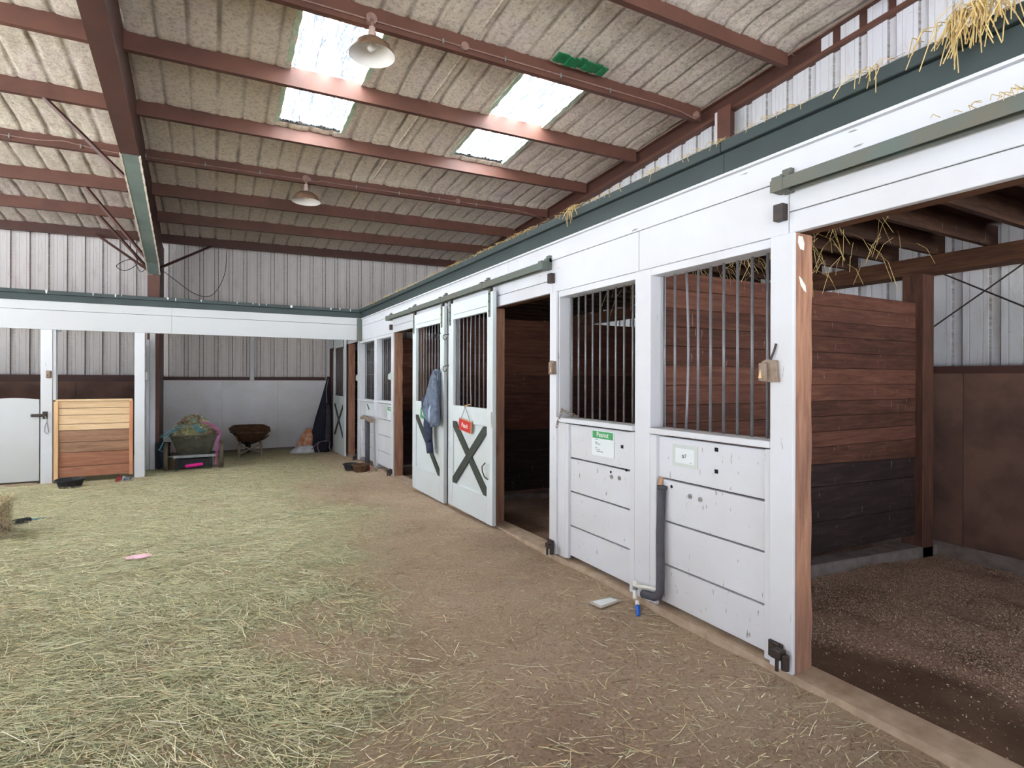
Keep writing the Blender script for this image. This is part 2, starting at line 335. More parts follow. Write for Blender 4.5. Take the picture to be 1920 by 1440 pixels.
def m_stall():
    t = NT('stall_bedding', .95, 0, .06); co = t.coord()
    a = t.ramp(t.noise(co, 3, 6), [(.3, lin(96, 76, 64)), (.6, lin(122, 98, 82)), (.8, lin(138, 114, 94))])
    b_ = t.ramp(t.noise(co, 55, 5, .8), [(.35, lin(132, 104, 90)), (.52, lin(190, 158, 138)), (.7, lin(228, 202, 182))])
    b_ = t.mix(t.ramp(t.noise(co, 2.2, 4), [(.5, BW(0)), (.75, BW(.8))]), b_, lin(98, 82, 62))
    at = t.n.new('ShaderNodeAttribute'); at.attribute_name = 'shav'; t.bump(t.noise(co, 60, 6, .8), .7, .015)
    return t.col(t.mix(at.outputs['Fac'], a, b_))
M['bedding'] = m_stall()
struct(grid_obj('floor_stalls', xs, ys, zs, 'bedding', {'shav': shm}), 'dark stall floor with wood shavings')

# ------------------------------------------------------------------ roof
SKY = [('window_1', .84, 1.73), ('window_2', 3.57, 4.52), ('window_3', -6.2, -5.3), ('window_4', -8.2, -7.3)]  # last two are unseen skylights, added to brighten the far end
SKYY = (5.99, 8.66)
XS2 = [(x0, x1, SKYY[0], SKYY[1] if x0 > 0 else 13.2) for _, x0, x1 in SKY]  # added left pair runs longer, to throw daylight on the back wall
xs = np.arange(-8.7, 6.56, .025); ys = np.arange(-6.5, 14.8, .085)
X, Y = np.meshgrid(xs, ys)
ph = np.abs(((X + .09) / .305) % 1 - .5) * .305                                   # distance to a rib line
wob = (vnoise(X * 1.5 + 60, Y * 6 + 60, 21) - .5) * .03
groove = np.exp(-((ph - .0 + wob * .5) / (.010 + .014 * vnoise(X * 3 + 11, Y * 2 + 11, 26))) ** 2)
dp = np.min(np.stack([np.where((Y < p - .06), (p - .06) - Y, 9) for p in PY]), 0)
Z = RB(X, Y) + FO + .016 * groove - .05 * np.exp(-(dp / .05) ** 1.5) + .016 * (vnoise(X * 6 + 60, Y * 6 + 60, 22) - .5) + .014 * (vnoise(X * 17 + 60, Y * 17 + 60, 23) - .5)
nx, ny = len(xs), len(ys); idx = np.arange(nx * ny).reshape(ny, nx)
q = np.stack([idx[:-1, :-1].ravel(), idx[1:, :-1].ravel(), idx[1:, 1:].ravel(), idx[:-1, 1:].ravel()], 1)
cx_ = (X[:-1, :-1] + .0125).ravel(); cy_ = (Y[:-1, :-1] + .042).ravel(); keep = np.ones(len(q), bool)
for x0, x1, y0, y1 in XS2: keep &= ~((cx_ > x0) & (cx_ < x1) & (cy_ > y0) & (cy_ < y1))
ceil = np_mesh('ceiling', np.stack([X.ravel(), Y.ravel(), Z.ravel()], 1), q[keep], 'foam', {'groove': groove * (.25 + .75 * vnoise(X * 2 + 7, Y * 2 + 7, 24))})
struct(ceil, 'spray foam insulated metal roof')
# outer roof sheet above the foam (keeps the sky out), skylight openings left free
rs = B(); cuts_x = sorted({-8.75, 6.7} | {v for _, a, b_ in SKY for v in (a, b_)}); cuts_y = sorted({-6.55, 14.95, SKYY[0], SKYY[1], 13.2})
for i in range(len(cuts_x) - 1):
    for j in range(len(cuts_y) - 1):
        a, b_, c, d = cuts_x[i], cuts_x[i + 1], cuts_y[j], cuts_y[j + 1]; mx, my = (a + b_) / 2, (c + d) / 2
        if any(x0 < mx < x1 and y0 < my < y1 for x0, x1, y0, y1 in XS2): continue
        p = [(x, y, RB(x, y) + FO + o) for o in (.075, .095) for y in (c, d) for x in (a, b_)]; rs.hexa(p)
struct(rs.make('roof', 'galv', loc=(0, 0, 0)))
for k, (x0, x1, y0, y1) in enumerate(XS2):
    r = sroot(f'window_{k + 1}', ((x0 + x1) / 2, (y0 + y1) / 2, RB((x0 + x1) / 2, (y0 + y1) / 2) + FO), 'translucent corrugated skylight in the foam roof')  # also builds the added pair that lies out of view
    n = int((x1 - x0) / .0127); u = np.linspace(x0 - .03, x1 + .03, n); rib = np.maximum(0, 1 - np.abs(((u - x0 + .15) / .305) % 1 - .5) * .305 / .035) * .03 + .004 * np.sin(u * 2 * math.pi / .1)
    pb = B(); pb.rings([[(float(uu), yy, float(RB(uu, yy) + FO + .05 + rr)) for uu, rr in zip(u, rib)] for yy in np.linspace(y0 - .03, y1 + .03, 4)], False); pb.make('pane', 'skylight', r)
    for a, b_ in ((x0 - .055, x0 + .012), (x1 - .012, x1 + .055)):
        pts = []
        fb = B(); yy = np.linspace(y0 - .03, y1 + .03, 30)
        prof = lambda y, j: [(a + .006 * math.sin(y * 23 + j), y, RB(a, y) + FO - .012 + .008 * math.sin(y * 31)), (b_ + .006 * math.sin(y * 19), y, RB(b_, y) + FO - .004), (b_, y, RB(b_, y) + FO + .05), (a, y, RB(a, y) + FO + .05)]
        fb.rings([prof(float(y), k) for y in yy]); fb.make('foam_edge', 'foamgreen', r, smooth=False)
# purlins: C sections, one part each
for i, p in enumerate(PY):
    b = B(); x0, x1 = -8.7, 6.42 if i else 6.5
    w, t, d, lp = .2, .006, (.07 if i else .1), .02
    prof = [(-d, FO + .02), (-d, FO - .012), (-d + t, FO - .012)]
    sec = [(-.07, 0), (0, 0), (0, .03), (-.006, .03), (-.006, .008), (-.062, .008), (-.062, FO + .03), (-.07, FO + .03)]
    b.rings([[(x, p + sy, RB(x, p) + sz) for sy, sz in sec] for x in (x0, XW(p) - .001, XW(p) + .001, x1)])
    b.make('purlin', 'steel' if i else 'steeld', ceil)
B().tube([(2.70 - .03 * (p - 6), p, RB(2.6, p) + FO - .004 + .003 * math.sin(p * 9)) for p in np.linspace(-2, 14.4, 60)], .014, 6).make('seam_strip', 'foam', ceil, smooth=True)
# bolt dots on purlins (small holes with daylight) are left to the paint; foam patch with torn green plastic
gs = B()
for k in range(9):
    x = 3.7 + k * .085; y = 5.83 + .01 * math.sin(k); gs.hexa([(x + dx + (.02 if dz else 0), y + dy, RB(x, y) + FO - .04 + dz + (dy + .22) * -.12 + .012 * math.sin(k * 2)) for dz in (-.012, .0) for dy in (-.22, -.06) for dx in (0, .08)])
tag(gs.make('plastic_strip', 'greenfoil'), 'torn green plastic strip along the purlin beside the upper skylight', 'plastic strip')

# main frame: rafter + column
FLZ = lambda y: float(np.interp(y, [-6.5, 5.8, 8.04, 11.8, 12.15], [5.25, 4.355, 4.195, 3.567, 3.4]))
def frame(dx, name_r, name_c, lab):
    r = sroot(name_r, (XW(6) + dx, 6, 4.5), lab)
    ys_ = [-6.5, 0, 5.8, 8.04]; ys2 = [8.04, 9.5, 11.8, 12.12]
    for mt, yy, nm in (('steeld', ys_, 'flange'), ('steelgr', ys2, 'haunch_flange')):
        B().rings([[(XW(y) + dx + sx, y, FLZ(y) + sz) for sx, sz in ((-.095, 0), (.095, 0), (.095, .014), (-.095, .014))] for y in yy]).make(nm, mt, r)
    wb = B(); wb.rings([[(XW(y) + dx + sx, y, z) for sx, z in ((-.005, FLZ(y) + .012), (.005, FLZ(y) + .012), (.005, RB(0, y) + .19), (-.005, RB(0, y) + .19))] for y in (-6.5, 0, 5.8, 8.04, 9.5, 11.8, 12.15, 14.5)]); wb.make('web', 'steeld', r)
    for s in (-1, 1):                                 # ragged foam edge along the haunch
        e = B(); n = 40; e.rings([[(XW(y) + dx + s * .095 + s * a * (1 + .4 * math.sin(y * 37)), y, FLZ(y) - .004 + c) for a, c in ((-.008, 0), (.012, -.002), (.012, .02), (-.008, .02))] for y in np.linspace(8.06, 12.1, n)])
        e.make('foam_bead', 'foam', r)
    c = sroot(name_c, (XW(12.2) + dx, 12.2, -.2), 'red steel frame column against the back wall')
    BX(XW(12.2) + dx - .095, XW(12.2) + dx + .095, 12.14, 12.155, -.3, 3.41).make('flange', 'steel', c)
    BX(XW(12.2) + dx - .005, XW(12.2) + dx + .005, 12.15, 14.6, -.3, 4.4).make('web', 'steeld', c)
    return r
rf = frame(0, 'beam_main', 'column_main', 'tapered red steel frame rafter with a grey green haunch')
def brace(p, q_, nm='brace'):
    B().tube([p, q_], .028, 4).make(nm, 'steeld', rf)
for i in (4, 2, 1):
    y = PY[i]; brace((XW(y) - .09, y - .1, FLZ(y) + .03 if y < 12 else 3.6), (XW(y) - .95, y - .04, RB(-1.9, y) + .02))
brace((XW(12.2) - .09, 12.2, 3.5), (-2.15, 14.42, 4.53)); brace((XW(12.2) + .09, 12.2, 3.56), (-.02, 14.42, 4.53))
# gable rafter, girt and wind column
gr = sroot('beam_gable', (6.4, 6, 5), 'red steel rafter along the gable wall')
yy = [-6.5, 14.6]
B().rings([[(XG(y) + sx, y, RB(XG(y), y) + sz) for sx, sz in ((-.0, -.09), (.16, -.09), (.16, -.075), (0, -.075))] for y in yy]).make('flange', 'steel', gr)
B().rings([[(XG(y) + sx, y, RB(XG(y), y) + sz) for sx, sz in ((.07, -.08), (.085, -.08), (.085, FO), (.07, FO))] for y in yy]).make('web', 'steeld', gr)
B().rings([[(XG(y) + sx, y, RB(XG(y), y) + sz) for sx, sz in ((.0, -.078), (.012, -.078), (.012, -.04), (0, -.04))] for y in yy]).make('lip', 'steel', gr)
B().rings([[(XG(y) + sx, y, RB(XG(y), y) + sz) for sx, sz in ((.0, .165), (.16, .165), (.16, .18), (0, .18))] for y in yy]).make('flange', 'steel', gr)
B().tube([(XG(y) - .012, y, RB(XG(y), y) + .17 + .006 * math.sin(y * 2.3)) for y in np.linspace(-2, 14.3, 40)], .011, 5).make('conduit', 'conduit', gr)
wc = sroot('column_gable', (6.42, 5.4, 4.5), 'red steel wind column under the gable rafter')
BX(6.33, 6.345, 5.28, 5.5, -.2, RB(6.4, 5.4) - .07).make('flange', 'steel', wc); BX(6.345, 6.55, 5.385, 5.395, -.2, RB(6.4, 5.4) - .07).make('web', 'steeld', wc)
BX(6.37, 6.38, 5.52, 5.58, 4.79, RB(6.4, 5.4) - .07).make('edge_strip', 'corr', wc)

# ------------------------------------------------------------------ metal walls, sheet by sheet
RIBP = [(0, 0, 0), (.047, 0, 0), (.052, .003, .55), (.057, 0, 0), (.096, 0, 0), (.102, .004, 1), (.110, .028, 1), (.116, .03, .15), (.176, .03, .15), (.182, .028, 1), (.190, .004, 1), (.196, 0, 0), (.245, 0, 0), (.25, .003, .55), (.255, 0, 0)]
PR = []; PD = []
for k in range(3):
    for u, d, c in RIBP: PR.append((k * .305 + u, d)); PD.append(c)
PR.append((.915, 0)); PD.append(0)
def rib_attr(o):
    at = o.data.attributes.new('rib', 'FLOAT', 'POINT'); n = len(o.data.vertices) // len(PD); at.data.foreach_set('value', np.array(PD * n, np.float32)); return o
def sheet_x(root, x0, y, z0, z1, mat):
    b = B(); b.rings([[(x0 + u, y + d, z) for u, d in PR] for z in (z0, z1)], False); b.f = [f[::-1] for f in b.f]; return rib_attr(b.make('sheet', mat, root))
wbk = sroot('wall_back', (-1, 14.75, -.3), 'ribbed metal back wall')
s0 = None
for k in range(17):
    x0 = -8.9 + k * .915
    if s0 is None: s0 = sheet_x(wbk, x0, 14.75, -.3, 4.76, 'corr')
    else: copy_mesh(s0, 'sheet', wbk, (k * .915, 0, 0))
BX(-8.8, 6.5, 14.79, 14.83, -.5, 4.8).make('backing', 'dark', wbk)
BX(-8.7, -1.12, 14.56, 14.74, 1.42, 1.56).make('girt', 'steeld', wbk); BX(-1, .79, 14.56, 14.74, 1.45, 1.53).make('girt', 'steeld', wbk); BX(.9, 2.52, 14.56, 14.74, 1.45, 1.53).make('girt', 'steeld', wbk)
BX(2.72, 6.4, 14.56, 14.74, 1.42, 1.56).make('girt', 'steeld', wbk)
for x0, x1 in ((-1.0, .205), (.208, 1.413), (1.416, 2.56)): BX(x0, x1, 14.53, 14.556, -.19, 1.45).make('plywood_sheet', 'ply', wbk, bevel=.003)
for k in range(6): BX(-8.6 + k * 1.22, -8.6 + k * 1.22 + 1.212, 14.53, 14.556, -.2, 1.42).make('plywood_sheet', 'plydk', wbk)
BX(-8.7, 2.6, 14.5, 14.75, -.4, -.19).make('curb', 'concdk', wbk)
BX(.8, .89, 14.5, 14.6, 1.44, 2.9).make('stud', 'whitez', wbk, bevel=.004); BX(2.56, 2.66, 14.45, 14.6, -.2, 2.9).make('stud', 'whitez', wbk, bevel=.004)

wrt = sroot('wall_right', (6.55, 6, -.2), 'pale ribbed metal gable wall with oil stained plywood below')
for k in range(20):
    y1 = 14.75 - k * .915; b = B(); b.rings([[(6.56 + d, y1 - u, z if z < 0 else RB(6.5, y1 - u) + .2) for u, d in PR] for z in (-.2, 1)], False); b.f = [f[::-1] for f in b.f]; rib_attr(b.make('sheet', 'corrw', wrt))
BX(6.61, 6.64, -4, 14.8, -.5, 6.6).make('backing', 'dark', wrt)
for z0, z1, y0 in ((4.61, 4.79, 14.6), (1.565, 1.635, 14.4), (3.0, 3.1, 14.4)):
    BX(6.33, 6.55, -3.5, y0, z0, z1).make('girt', 'steel' if z0 > 4 else 'steeld', wrt)
for k in range(13): y1 = 13.55 - k * 1.22; BX(6.36, 6.385, y1 - 1.215, y1, -.12, 1.565).make('plywood_sheet', 'plydk', wrt)
BX(6.33, 6.6, -3, 13.6, -.5, -.1).make('curb', 'concdk', wrt, bevel=.01)
for p, q_ in (((6.42, 3.0, 1.93), (6.42, 1.6, 2.95)), ((6.42, 2.95, 2.68), (6.42, 1.6, 1.82))): B().tube([p, q_], .008, 5).make('brace_rod', 'iron', wrt)

# unseen wall added to cut near daylight; rest and end behind camera left open
wl = sroot('wall_left_added', (-8.7, -2, -.3), 'unseen ribbed metal wall added on the left to hold back near daylight')
b = B(); b.rings([[(-8.72, y, z if z < 0 else RB(-8.7, y) + .2) for y in (-6.5, -1.5)] for z in (-.6, 1)], False); b.make('sheet', 'corr', wl)
# ------------------------------------------------------------------ stall dividers, loft
def divider(name, y, tops, base, lab, t=.04):
    r = sroot(name, (4.5, y, -.2), lab)
    z = tops
    for k in range(len(z) - 1):
        z1, z0 = z[k], z[k + 1]; dk = z0 < .78; j = random.uniform(-.006, .006)
        dz = .0 if not dk else -.02
        b = B().hexa([(x, y - t / 2 + j + dy, (z0 + .001 + (0 if z0 > .85 else -.045 * (x - 4.3) / 1.7)) if not top else (z1 - .001 + (0 if z1 > .85 else -.045 * (x - 4.3) / 1.7))) for top in (0, 1) for dy in (0, t) for x in (2.76, 6.06)])
        b.make('plank', 'plankdk' if dk else random.choice(('planklt', 'plankmd', 'plankmd')), r, bevel=.004)
    BX(6.05, 6.25, y - .09, y + .1, -.3, 2.68).make('post', M['beamw_z'], r, bevel=.006)
    b = B().hexa([(x, y - .09 + dy, zz - .055 * (x - 2.76) ) for zz in (-.4, base) for dy in (0, .18) for x in (2.76, 6.35)]); b.make('curb', 'concdk', r, bevel=.01)
    return r
M['beamw_z'] = wood('stall_post_wood', (72, 48, 40), (100, 66, 54), (120, 84, 66), 2, dark=(66, 46, 40))
T = [2.257, 2.134, 2.0, 1.87, 1.735, 1.60, 1.46, 1.32, 1.19, 1.06, .93, .79, .6, .3, .03]
divider('partition_near', 2.86, T, .065, 'brown plank partition in the open near stall')
divider('partition_middle', 6.5, [2.3, 2.05, 1.8, 1.55, 1.3, 1.05, .8, .5, .2, -.02], .0, 'brown plank partition behind the open middle doorway')
divider('partition_far', 9.96, [2.25, 1.98, 1.7, 1.43, 1.16, .9, .6, .3, -.08], -.08, 'brown plank partition inside the far stalls')
e = sroot('partition_end', (4.5, 13.62, -.2), 'brown plank end partition of the right row')
for k in range(8): BX(2.76, 6.3, 13.6, 13.64, -.2 + k * .3, -.2 + k * .3 + .294).make('plank', 'plankmd', e, bevel=.004)
lf = sroot('ceiling_loft', (4.4, 6, 2.7), 'wooden hay loft joists over the right stalls')
BX(6.03, 6.27, -3, 14.4, 2.53, 2.695).make('beam', 'beamw', lf, bevel=.006)
j0 = None
for k in range(41):
    y = -2.6 + k * .406
    if j0 is None: j0 = BX(2.66, 6.2, y - .022, y + .022, 2.697, 2.885).make('joist', 'joist', lf)
    else: copy_mesh(j0, 'joist', lf, (0, k * .406, 0))
for k in range(7): BX(2.63, 6.0, -2.9 + k * 2.44, -2.9 + (k + 1) * 2.44 - .006, 2.886, 2.9).make('loft_board', 'joist', lf)
lf2 = sroot('ceiling_loft_left', (-4.5, 13, 2.7), 'wooden hay loft joists over the left stalls')
for k in range(12): BX(-8.6 + k * .62, -8.56 + k * .62, 11.02, 14.6, 2.6, 2.8).make('joist', 'beamw', lf2)
for k in range(3): BX(-8.6 + k * 2.44, -8.6 + (k + 1) * 2.44 - .01 if k < 2 else -1.3, 11.0, 14.6, 2.8, 2.82).make('loft_board', 'joist', lf2)

# ------------------------------------------------------------------ white headers and green fascia of both rows
h1 = sroot('trim_1', (2.6, 6, 2.3), 'white header boards over the right stalls')
cut = [-2.5, 4.85, 9.4, 14.5]
for k in range(len(cut) - 1):
    BX(2.598, 2.638, cut[k] + .002, cut[k + 1] - .002, 2.532, 2.668).make('header_board', 'whitey', h1, bevel=.003)
for y0, y1, z0 in ((-2.5, 1.80, 2.363), (1.803, 2.93, 2.252), (2.934, 4.03, 2.252), (4.033, 8.78, 2.363), (8.783, 11.2, 2.252), (11.203, 14.5, 2.252)):
    BX(2.6, 2.64, y0, y1, z0, 2.528).make('header_board', 'whitey', h1, bevel=.003)
for y0, y1 in ((-2.5, 1.80), (4.033, 8.78)): BX(2.6, 2.64, y0, y1, 2.252, 2.358).make('header_board', 'whitey', h1, bevel=.003)
BX(2.575, 2.62, -2.5, 14.5, 2.668, 2.682).make('ledge', 'whitey', h1)
BX(2.66, 2.75, -2.5, 14.5, 2.26, 2.69).make('lintel', 'beamw', h1)
f1 = sroot('trim_2', (2.58, 6, 2.7), 'slate green fascia along the loft edge of the right row')
cut = [-2.5, 2.2, 5.9, 9.3, 14.5]
for k in range(4):
    BX(2.585, 2.63, cut[k], cut[k + 1] - .003, 2.682, 2.80).make('fascia_board', 'fascia', f1); BX(2.555, 2.63, cut[k], cut[k + 1] - .003, 2.803, 2.865).make('fascia_cap', 'fascia', f1, bevel=.004)
h2 = sroot('trim_3', (-3, 10.95, 2.25), 'white header boards over the far stalls')
for x0, x1 in ((-8.6, -4.9), (-4.897, -.6), (-.597, 2.552)):
    BX(x0, x1, 10.95, 10.99, 2.25, 2.548).make('header_board', 'whitex', h2, bevel=.003); BX(x0, x1, 10.945, 10.985, 2.552, 2.69).make('header_board', 'whitex', h2, bevel=.003)
BX(2.5, 2.595, 10.93, 10.99, 2.24, 2.68).make('end_cap', 'rail', h2); BX(-8.6, 2.6, 11.0, 11.1, 2.3, 2.78).make('lintel', 'beamw', h2)
f2 = sroot('trim_4', (-3, 10.93, 2.7), 'slate green fascia along the loft edge of the far row')
BX(-8.6, 2.585, 10.935, 10.98, 2.692, 2.79).make('fascia_board', 'fascia', f2); BX(-8.6, 2.555, 10.905, 10.98, 2.793, 2.85).make('fascia_cap', 'fascia', f2, bevel=.004)

# ------------------------------------------------------------------ stall fronts of the right row
def bars(parent, x, ys_, z0, z1, mat='bar', r=.0085, bend=None):
    first = None
    for k, y in enumerate(ys_):
        bt = (bend or {}).get(k, 0)
        if bt or first is None:
            o = B().tube([(x, y + bt * math.sin(math.pi * t), z0 + (z1 - z0) * t) for t in (np.linspace(0, 1, 9) if bt else (0, 1))], r, 8).make('bar', mat, parent, smooth=True)
            if not bt and first is None: first = (o, y)
        else: copy_mesh(first[0], 'bar', parent, (0, y - first[1], 0))
def stall_unit(label, ypost, ywin, ycen, side, dz=0, planks=True, cz_=0, bend=None):
    """post next to a doorway (ypost) - window (ywin) - shared corner post edge (ycen). side=+1: window lies on the +Y side of the post."""
    y0, y1 = min(ywin), max(ywin); t = thing('stall_front', label, 'stall front', (2.68, (y0 + y1) / 2, cz_), 'white stall fronts of the right row')
    pa, pb = ypost
    R = np.random.default_rng(int(pa * 100)); zs_ = np.linspace(cz_, 2.25, 34); e = np.cumsum(R.normal(0, .003, 34)); e -= np.linspace(0, e[-1], 34); e = np.clip(e, -.006, .007)
    B().rings([[(2.607, pa + .003, z), (2.745 + e[k], pa + .003 + .002 * math.sin(k), z), (2.745 + e[k] * .6, pb, z), (2.607, pb, z)] for k, z in enumerate(zs_)]).make('post', 'timber', t)
    BX(2.583, 2.606, pa, pb, cz_ + .002, 2.25).make('post_trim', 'whitez', t, bevel=.003)
    dside = pb if side > 0 else pa
    BX(2.607, 2.745, *sorted((dside, dside + side * .016)), cz_, 2.25).make('jamb', 'whitez', t) if True else None
    gap = .012; zz = [.03 + dz, .283 + dz, .568 + dz, .847 + dz, 1.128 + dz]
    by0 = (pb + .035) if side > 0 else (y0 + .06); by1 = (y1 - .06) if side > 0 else (pa - .035)
    by0, by1 = (pb + .004, y1 - .02) if side > 0 else (y0 + .02, pa - .004)
    for k in range(4): BX(2.624, 2.664, by0, by1, zz[k] + gap / 2, zz[k + 1] - gap / 2).make('plank', 'whitepl', t, bevel=.002)
    BX(2.60, 2.63, *((pb, pb + .045) if side > 0 else (pa - .16, pa - .115)), .01 + dz, 1.13 + dz).make('batten', 'whitez', t, bevel=.003)
    BX(2.60, 2.63, *((y1 - .06, y1) if side > 0 else (y0, y0 + .05)), .0 + dz, 1.13 + dz).make('batten', 'whitez', t, bevel=.003)
    if side < 0: BX(2.603, 2.64, pa - .113, pa + .004, .0 + dz, 1.132 + dz).make('post_board', 'whitez', t, bevel=.003)
    BX(2.578, 2.735, y0, y1, 1.138 + dz, 1.175 + dz).make('sill', 'white', t, bevel=.003)
    BX(2.604, 2.735, y0, y1, 2.2, 2.25).make('window_head', 'whitey', t, bevel=.003)
    n = 9; a, b_ = (y0 + .105, y1 - .022) if side > 0 else (y0 + .14, y1 - .06)
    bars(t, 2.705, np.linspace(b_, a, n), 1.17 + dz, 2.21, bend=bend)
    return t
def corner_post(y0, y1, c, lab):
    t = struct(BX(2.6, 2.745, y0, y1, c - .02, 2.25).make('column_stall', 'whitez', bevel=.004), lab); return t
uB = stall_unit('white stall front with the #7 card beside the open doorway at right', (1.763, 1.894), (1.894, 2.816), 2.9, 1, bend={2: -.018})
uA = stall_unit('white stall front with a green headed notice and a chain on its sill', (3.945, 4.05), (2.971, 3.945), 2.9, -1, bend={})
corner_post(2.816, 2.971, -.04, 'white corner post between the near stall fronts')
uC = stall_unit('far white stall front next to a rough timber doorway post, small green notice on it', (8.76, 8.88), (8.88, 9.86), 9.9, 1, dz=-.058, cz_=cz(8.8), bend={3: .01, 6: -.012})
uD = stall_unit('farthest white stall front behind the two feed bowls, crumpled notice on it', (11.14, 11.25), (10.02, 11.14), 9.9, -1, dz=-.075, cz_=cz(11), bend={4: .012})
corner_post(9.86, 10.02, -.12, 'white corner post between the far stall fronts')
for pts in ([(2.625, 2.235), (2.66, 2.235), (2.675, 2.2), (2.67, 2.165), (2.64, 2.17), (2.622, 2.2)], [(2.63, 2.03), (2.65, 2.02), (2.685, 1.985), (2.69, 1.95), (2.67, 1.96), (2.645, 1.985)]):
    B().prism([(x, 1.7665, z) for x, z in pts], (0, -.002, 0)).make('paint_patch', 'pvc', uB)
# fixed wall behind the two hung doors
wm = sroot('wall_middle', (2.68, 6.45, -.05), 'fixed stall wall behind the two hanging doors')
BX(2.61, 2.75, 5.2, 5.34, -.05, 2.25).make('jamb', 'timber', wm, bevel=.006); BX(2.61, 2.75, 7.68, 7.8, -.07, 2.25).make('jamb', 'timber', wm)
BX(2.61, 2.75, 6.4, 6.56, -.05, 2.25).make('post', 'whitez', wm)
for a, b_ in ((5.34, 6.4), (6.56, 7.68)):
    for k in range(4): BX(2.63, 2.67, a, b_, -.03 + k * .29, -.03 + k * .29 + .284).make('plank', 'whitey', wm)
    BX(2.61, 2.73, a, b_, 1.13, 1.165).make('sill', 'whitey', wm)
BX(2.61, 2.75, 12.2, 12.36, -.2, 2.25).make('jamb', 'timber', wm); BX(2.62, 2.66, 12.36, 14.45, -.2, 2.25).make('end_panel', 'plankmd', wm)

# ------------------------------------------------------------------ sliding doors
def clip_brace(y0, y1, z0, z1, w, up):
    h = w / 2; ang = math.atan2(z1 - z0, y1 - y0); sy, sz = h / math.sin(ang), h / math.cos(ang)
    p = [(y0, z0), (y0 + sy, z0), (y1, z1 - sz), (y1, z1), (y1 - sy, z1), (y0, z0 + sz)]
    if not up: p = [(y, z0 + z1 - z) for y, z in p][::-1]
    return p
def sliding_door(label, y0, y1, zb, n=9, xx=True, dz=0, straps=True, bend=None, xbrace=.1):
    X0, X1 = 2.52, 2.565; t = thing('stall_door', label, 'stall door', (2.54, (y0 + y1) / 2, zb), 'sliding X braced stall doors')
    a, b_ = y0 + .133, y1 - .145
    BX(X0, X1, y0, a, zb, 2.4).make('stile', 'whitedoor', t, bevel=.003); BX(X0, X1, b_, y1, zb, 2.4).make('stile', 'whitedoor', t, bevel=.003)
    BX(X0, X1, a, b_, 2.262, 2.4).make('top_rail', 'whitedoor', t, bevel=.003); BX(X0 + .003, X1, a, b_, 2.204, 2.26).make('window_head', 'whitedoor', t, bevel=.003)
    BX(X0, X1, a, b_, 1.0 + dz, 1.187 + dz).make('middle_rail', 'whitedoor', t, bevel=.003); BX(X0, X1, a, b_, zb, .27 + dz).make('bottom_rail', 'whitedoor', t, bevel=.003)
    BX(X0 + .018, X1 - .005, a, b_, .27 + dz, 1.0 + dz).make('panel', 'whitedoor', t)
    for up in ((True, False) if xx else (False,)):
        # +Y is the far (left in the picture) edge
        B().prism([(X0 - (.004 if up else .001), y, z) for y, z in clip_brace(a, b_, .272 + dz, .998 + dz, xbrace, not up)], (.018, 0, 0)).make('brace', 'brace', t, bevel=.002)
    bars(t, 2.553, np.linspace(b_ - .025, a + .035, n), 1.18 + dz, 2.21, bend=bend)
    if straps:
        for y in (y0 + .05, y1 - .08):
            o = BX(X0 - .006, X0, y, y + .045, 2.14, 2.43).make('hanger_strap', 'rail', t, bevel=.002)
            for z in (2.2, 2.3, 2.38): B().tube([(X0 - .014, y + .022, z), (X0 - .005, y + .022, z)], .008, 6).make('bolt', 'iron', o)
            BX(X0, X0 + .03, y + .005, y + .04, 2.4, 2.45).make('roller', 'iron', t)
    return t
d2 = sliding_door('white X braced stall door carrying the red hanging sign', 5.034, 6.231, -.01, bend={4: .02})
d1 = sliding_door('white stall door with a blue jacket hanging in front of it', 6.38, 7.588, -.045, xx=False, xbrace=.085)
d0 = sliding_door('farthest white X braced stall door, in the corner by the dark blanket', 12.2, 13.45, -.2, n=7, dz=-.08, xbrace=.07)
B().tube([(2.519, 5.2, .62), (2.49, 5.215, .58), (2.487, 5.2, .53), (2.492, 5.16, .48), (2.519, 5.13, .455)], .007, 6).make('handle', 'iron', d2, smooth=True)
BX(2.515, 2.52, 5.10, 5.18, .46, .62).make('handle_pad', 'papergr', d2)
B().tube([(2.512, 5.05, 1.16), (2.505, 5.05, 1.1), (2.512, 5.04, 1.0)], .009, 5).make('latch', 'pvc', d2)

# rails
def rail(label, y0, y1, z0=2.452, z1=2.522):
    t = thing('door_track', label, 'door track', (2.53, (y0 + y1) / 2, z0), 'sliding door tracks')
    sec = [(2.497, z0), (2.505, z0), (2.505, z1 - .012), (2.555, z1 - .004), (2.555, z0), (2.563, z0), (2.563, z1), (2.52, z1), (2.497, z1 - .012)]
    B().rings([[(x, y, z) for x, z in sec] for y in (y0, y1)]).make('box_rail', 'rail', t)
    n = max(2, int((y1 - y0) / 1.15) + 1)
    for k in range(n):
        y = y0 + .04 + (y1 - y0 - .08) * k / (n - 1); b = BX(2.492, 2.57, y - .03, y + .03, z0 - .004, z1 + .002); b.box(2.57, 2.602, y - .025, y + .025, z0, z1 + .055); b.box(2.55, 2.602, y - .025, y + .025, z1 - .004, z1 + .03); b.make('bracket', 'rail', t, bevel=.002)
    return t
rail('dark green door track from the middle doorway to the far stalls', 4.03, 8.92); rail('dark green door track over the open doorway at right', -2.4, 1.835)

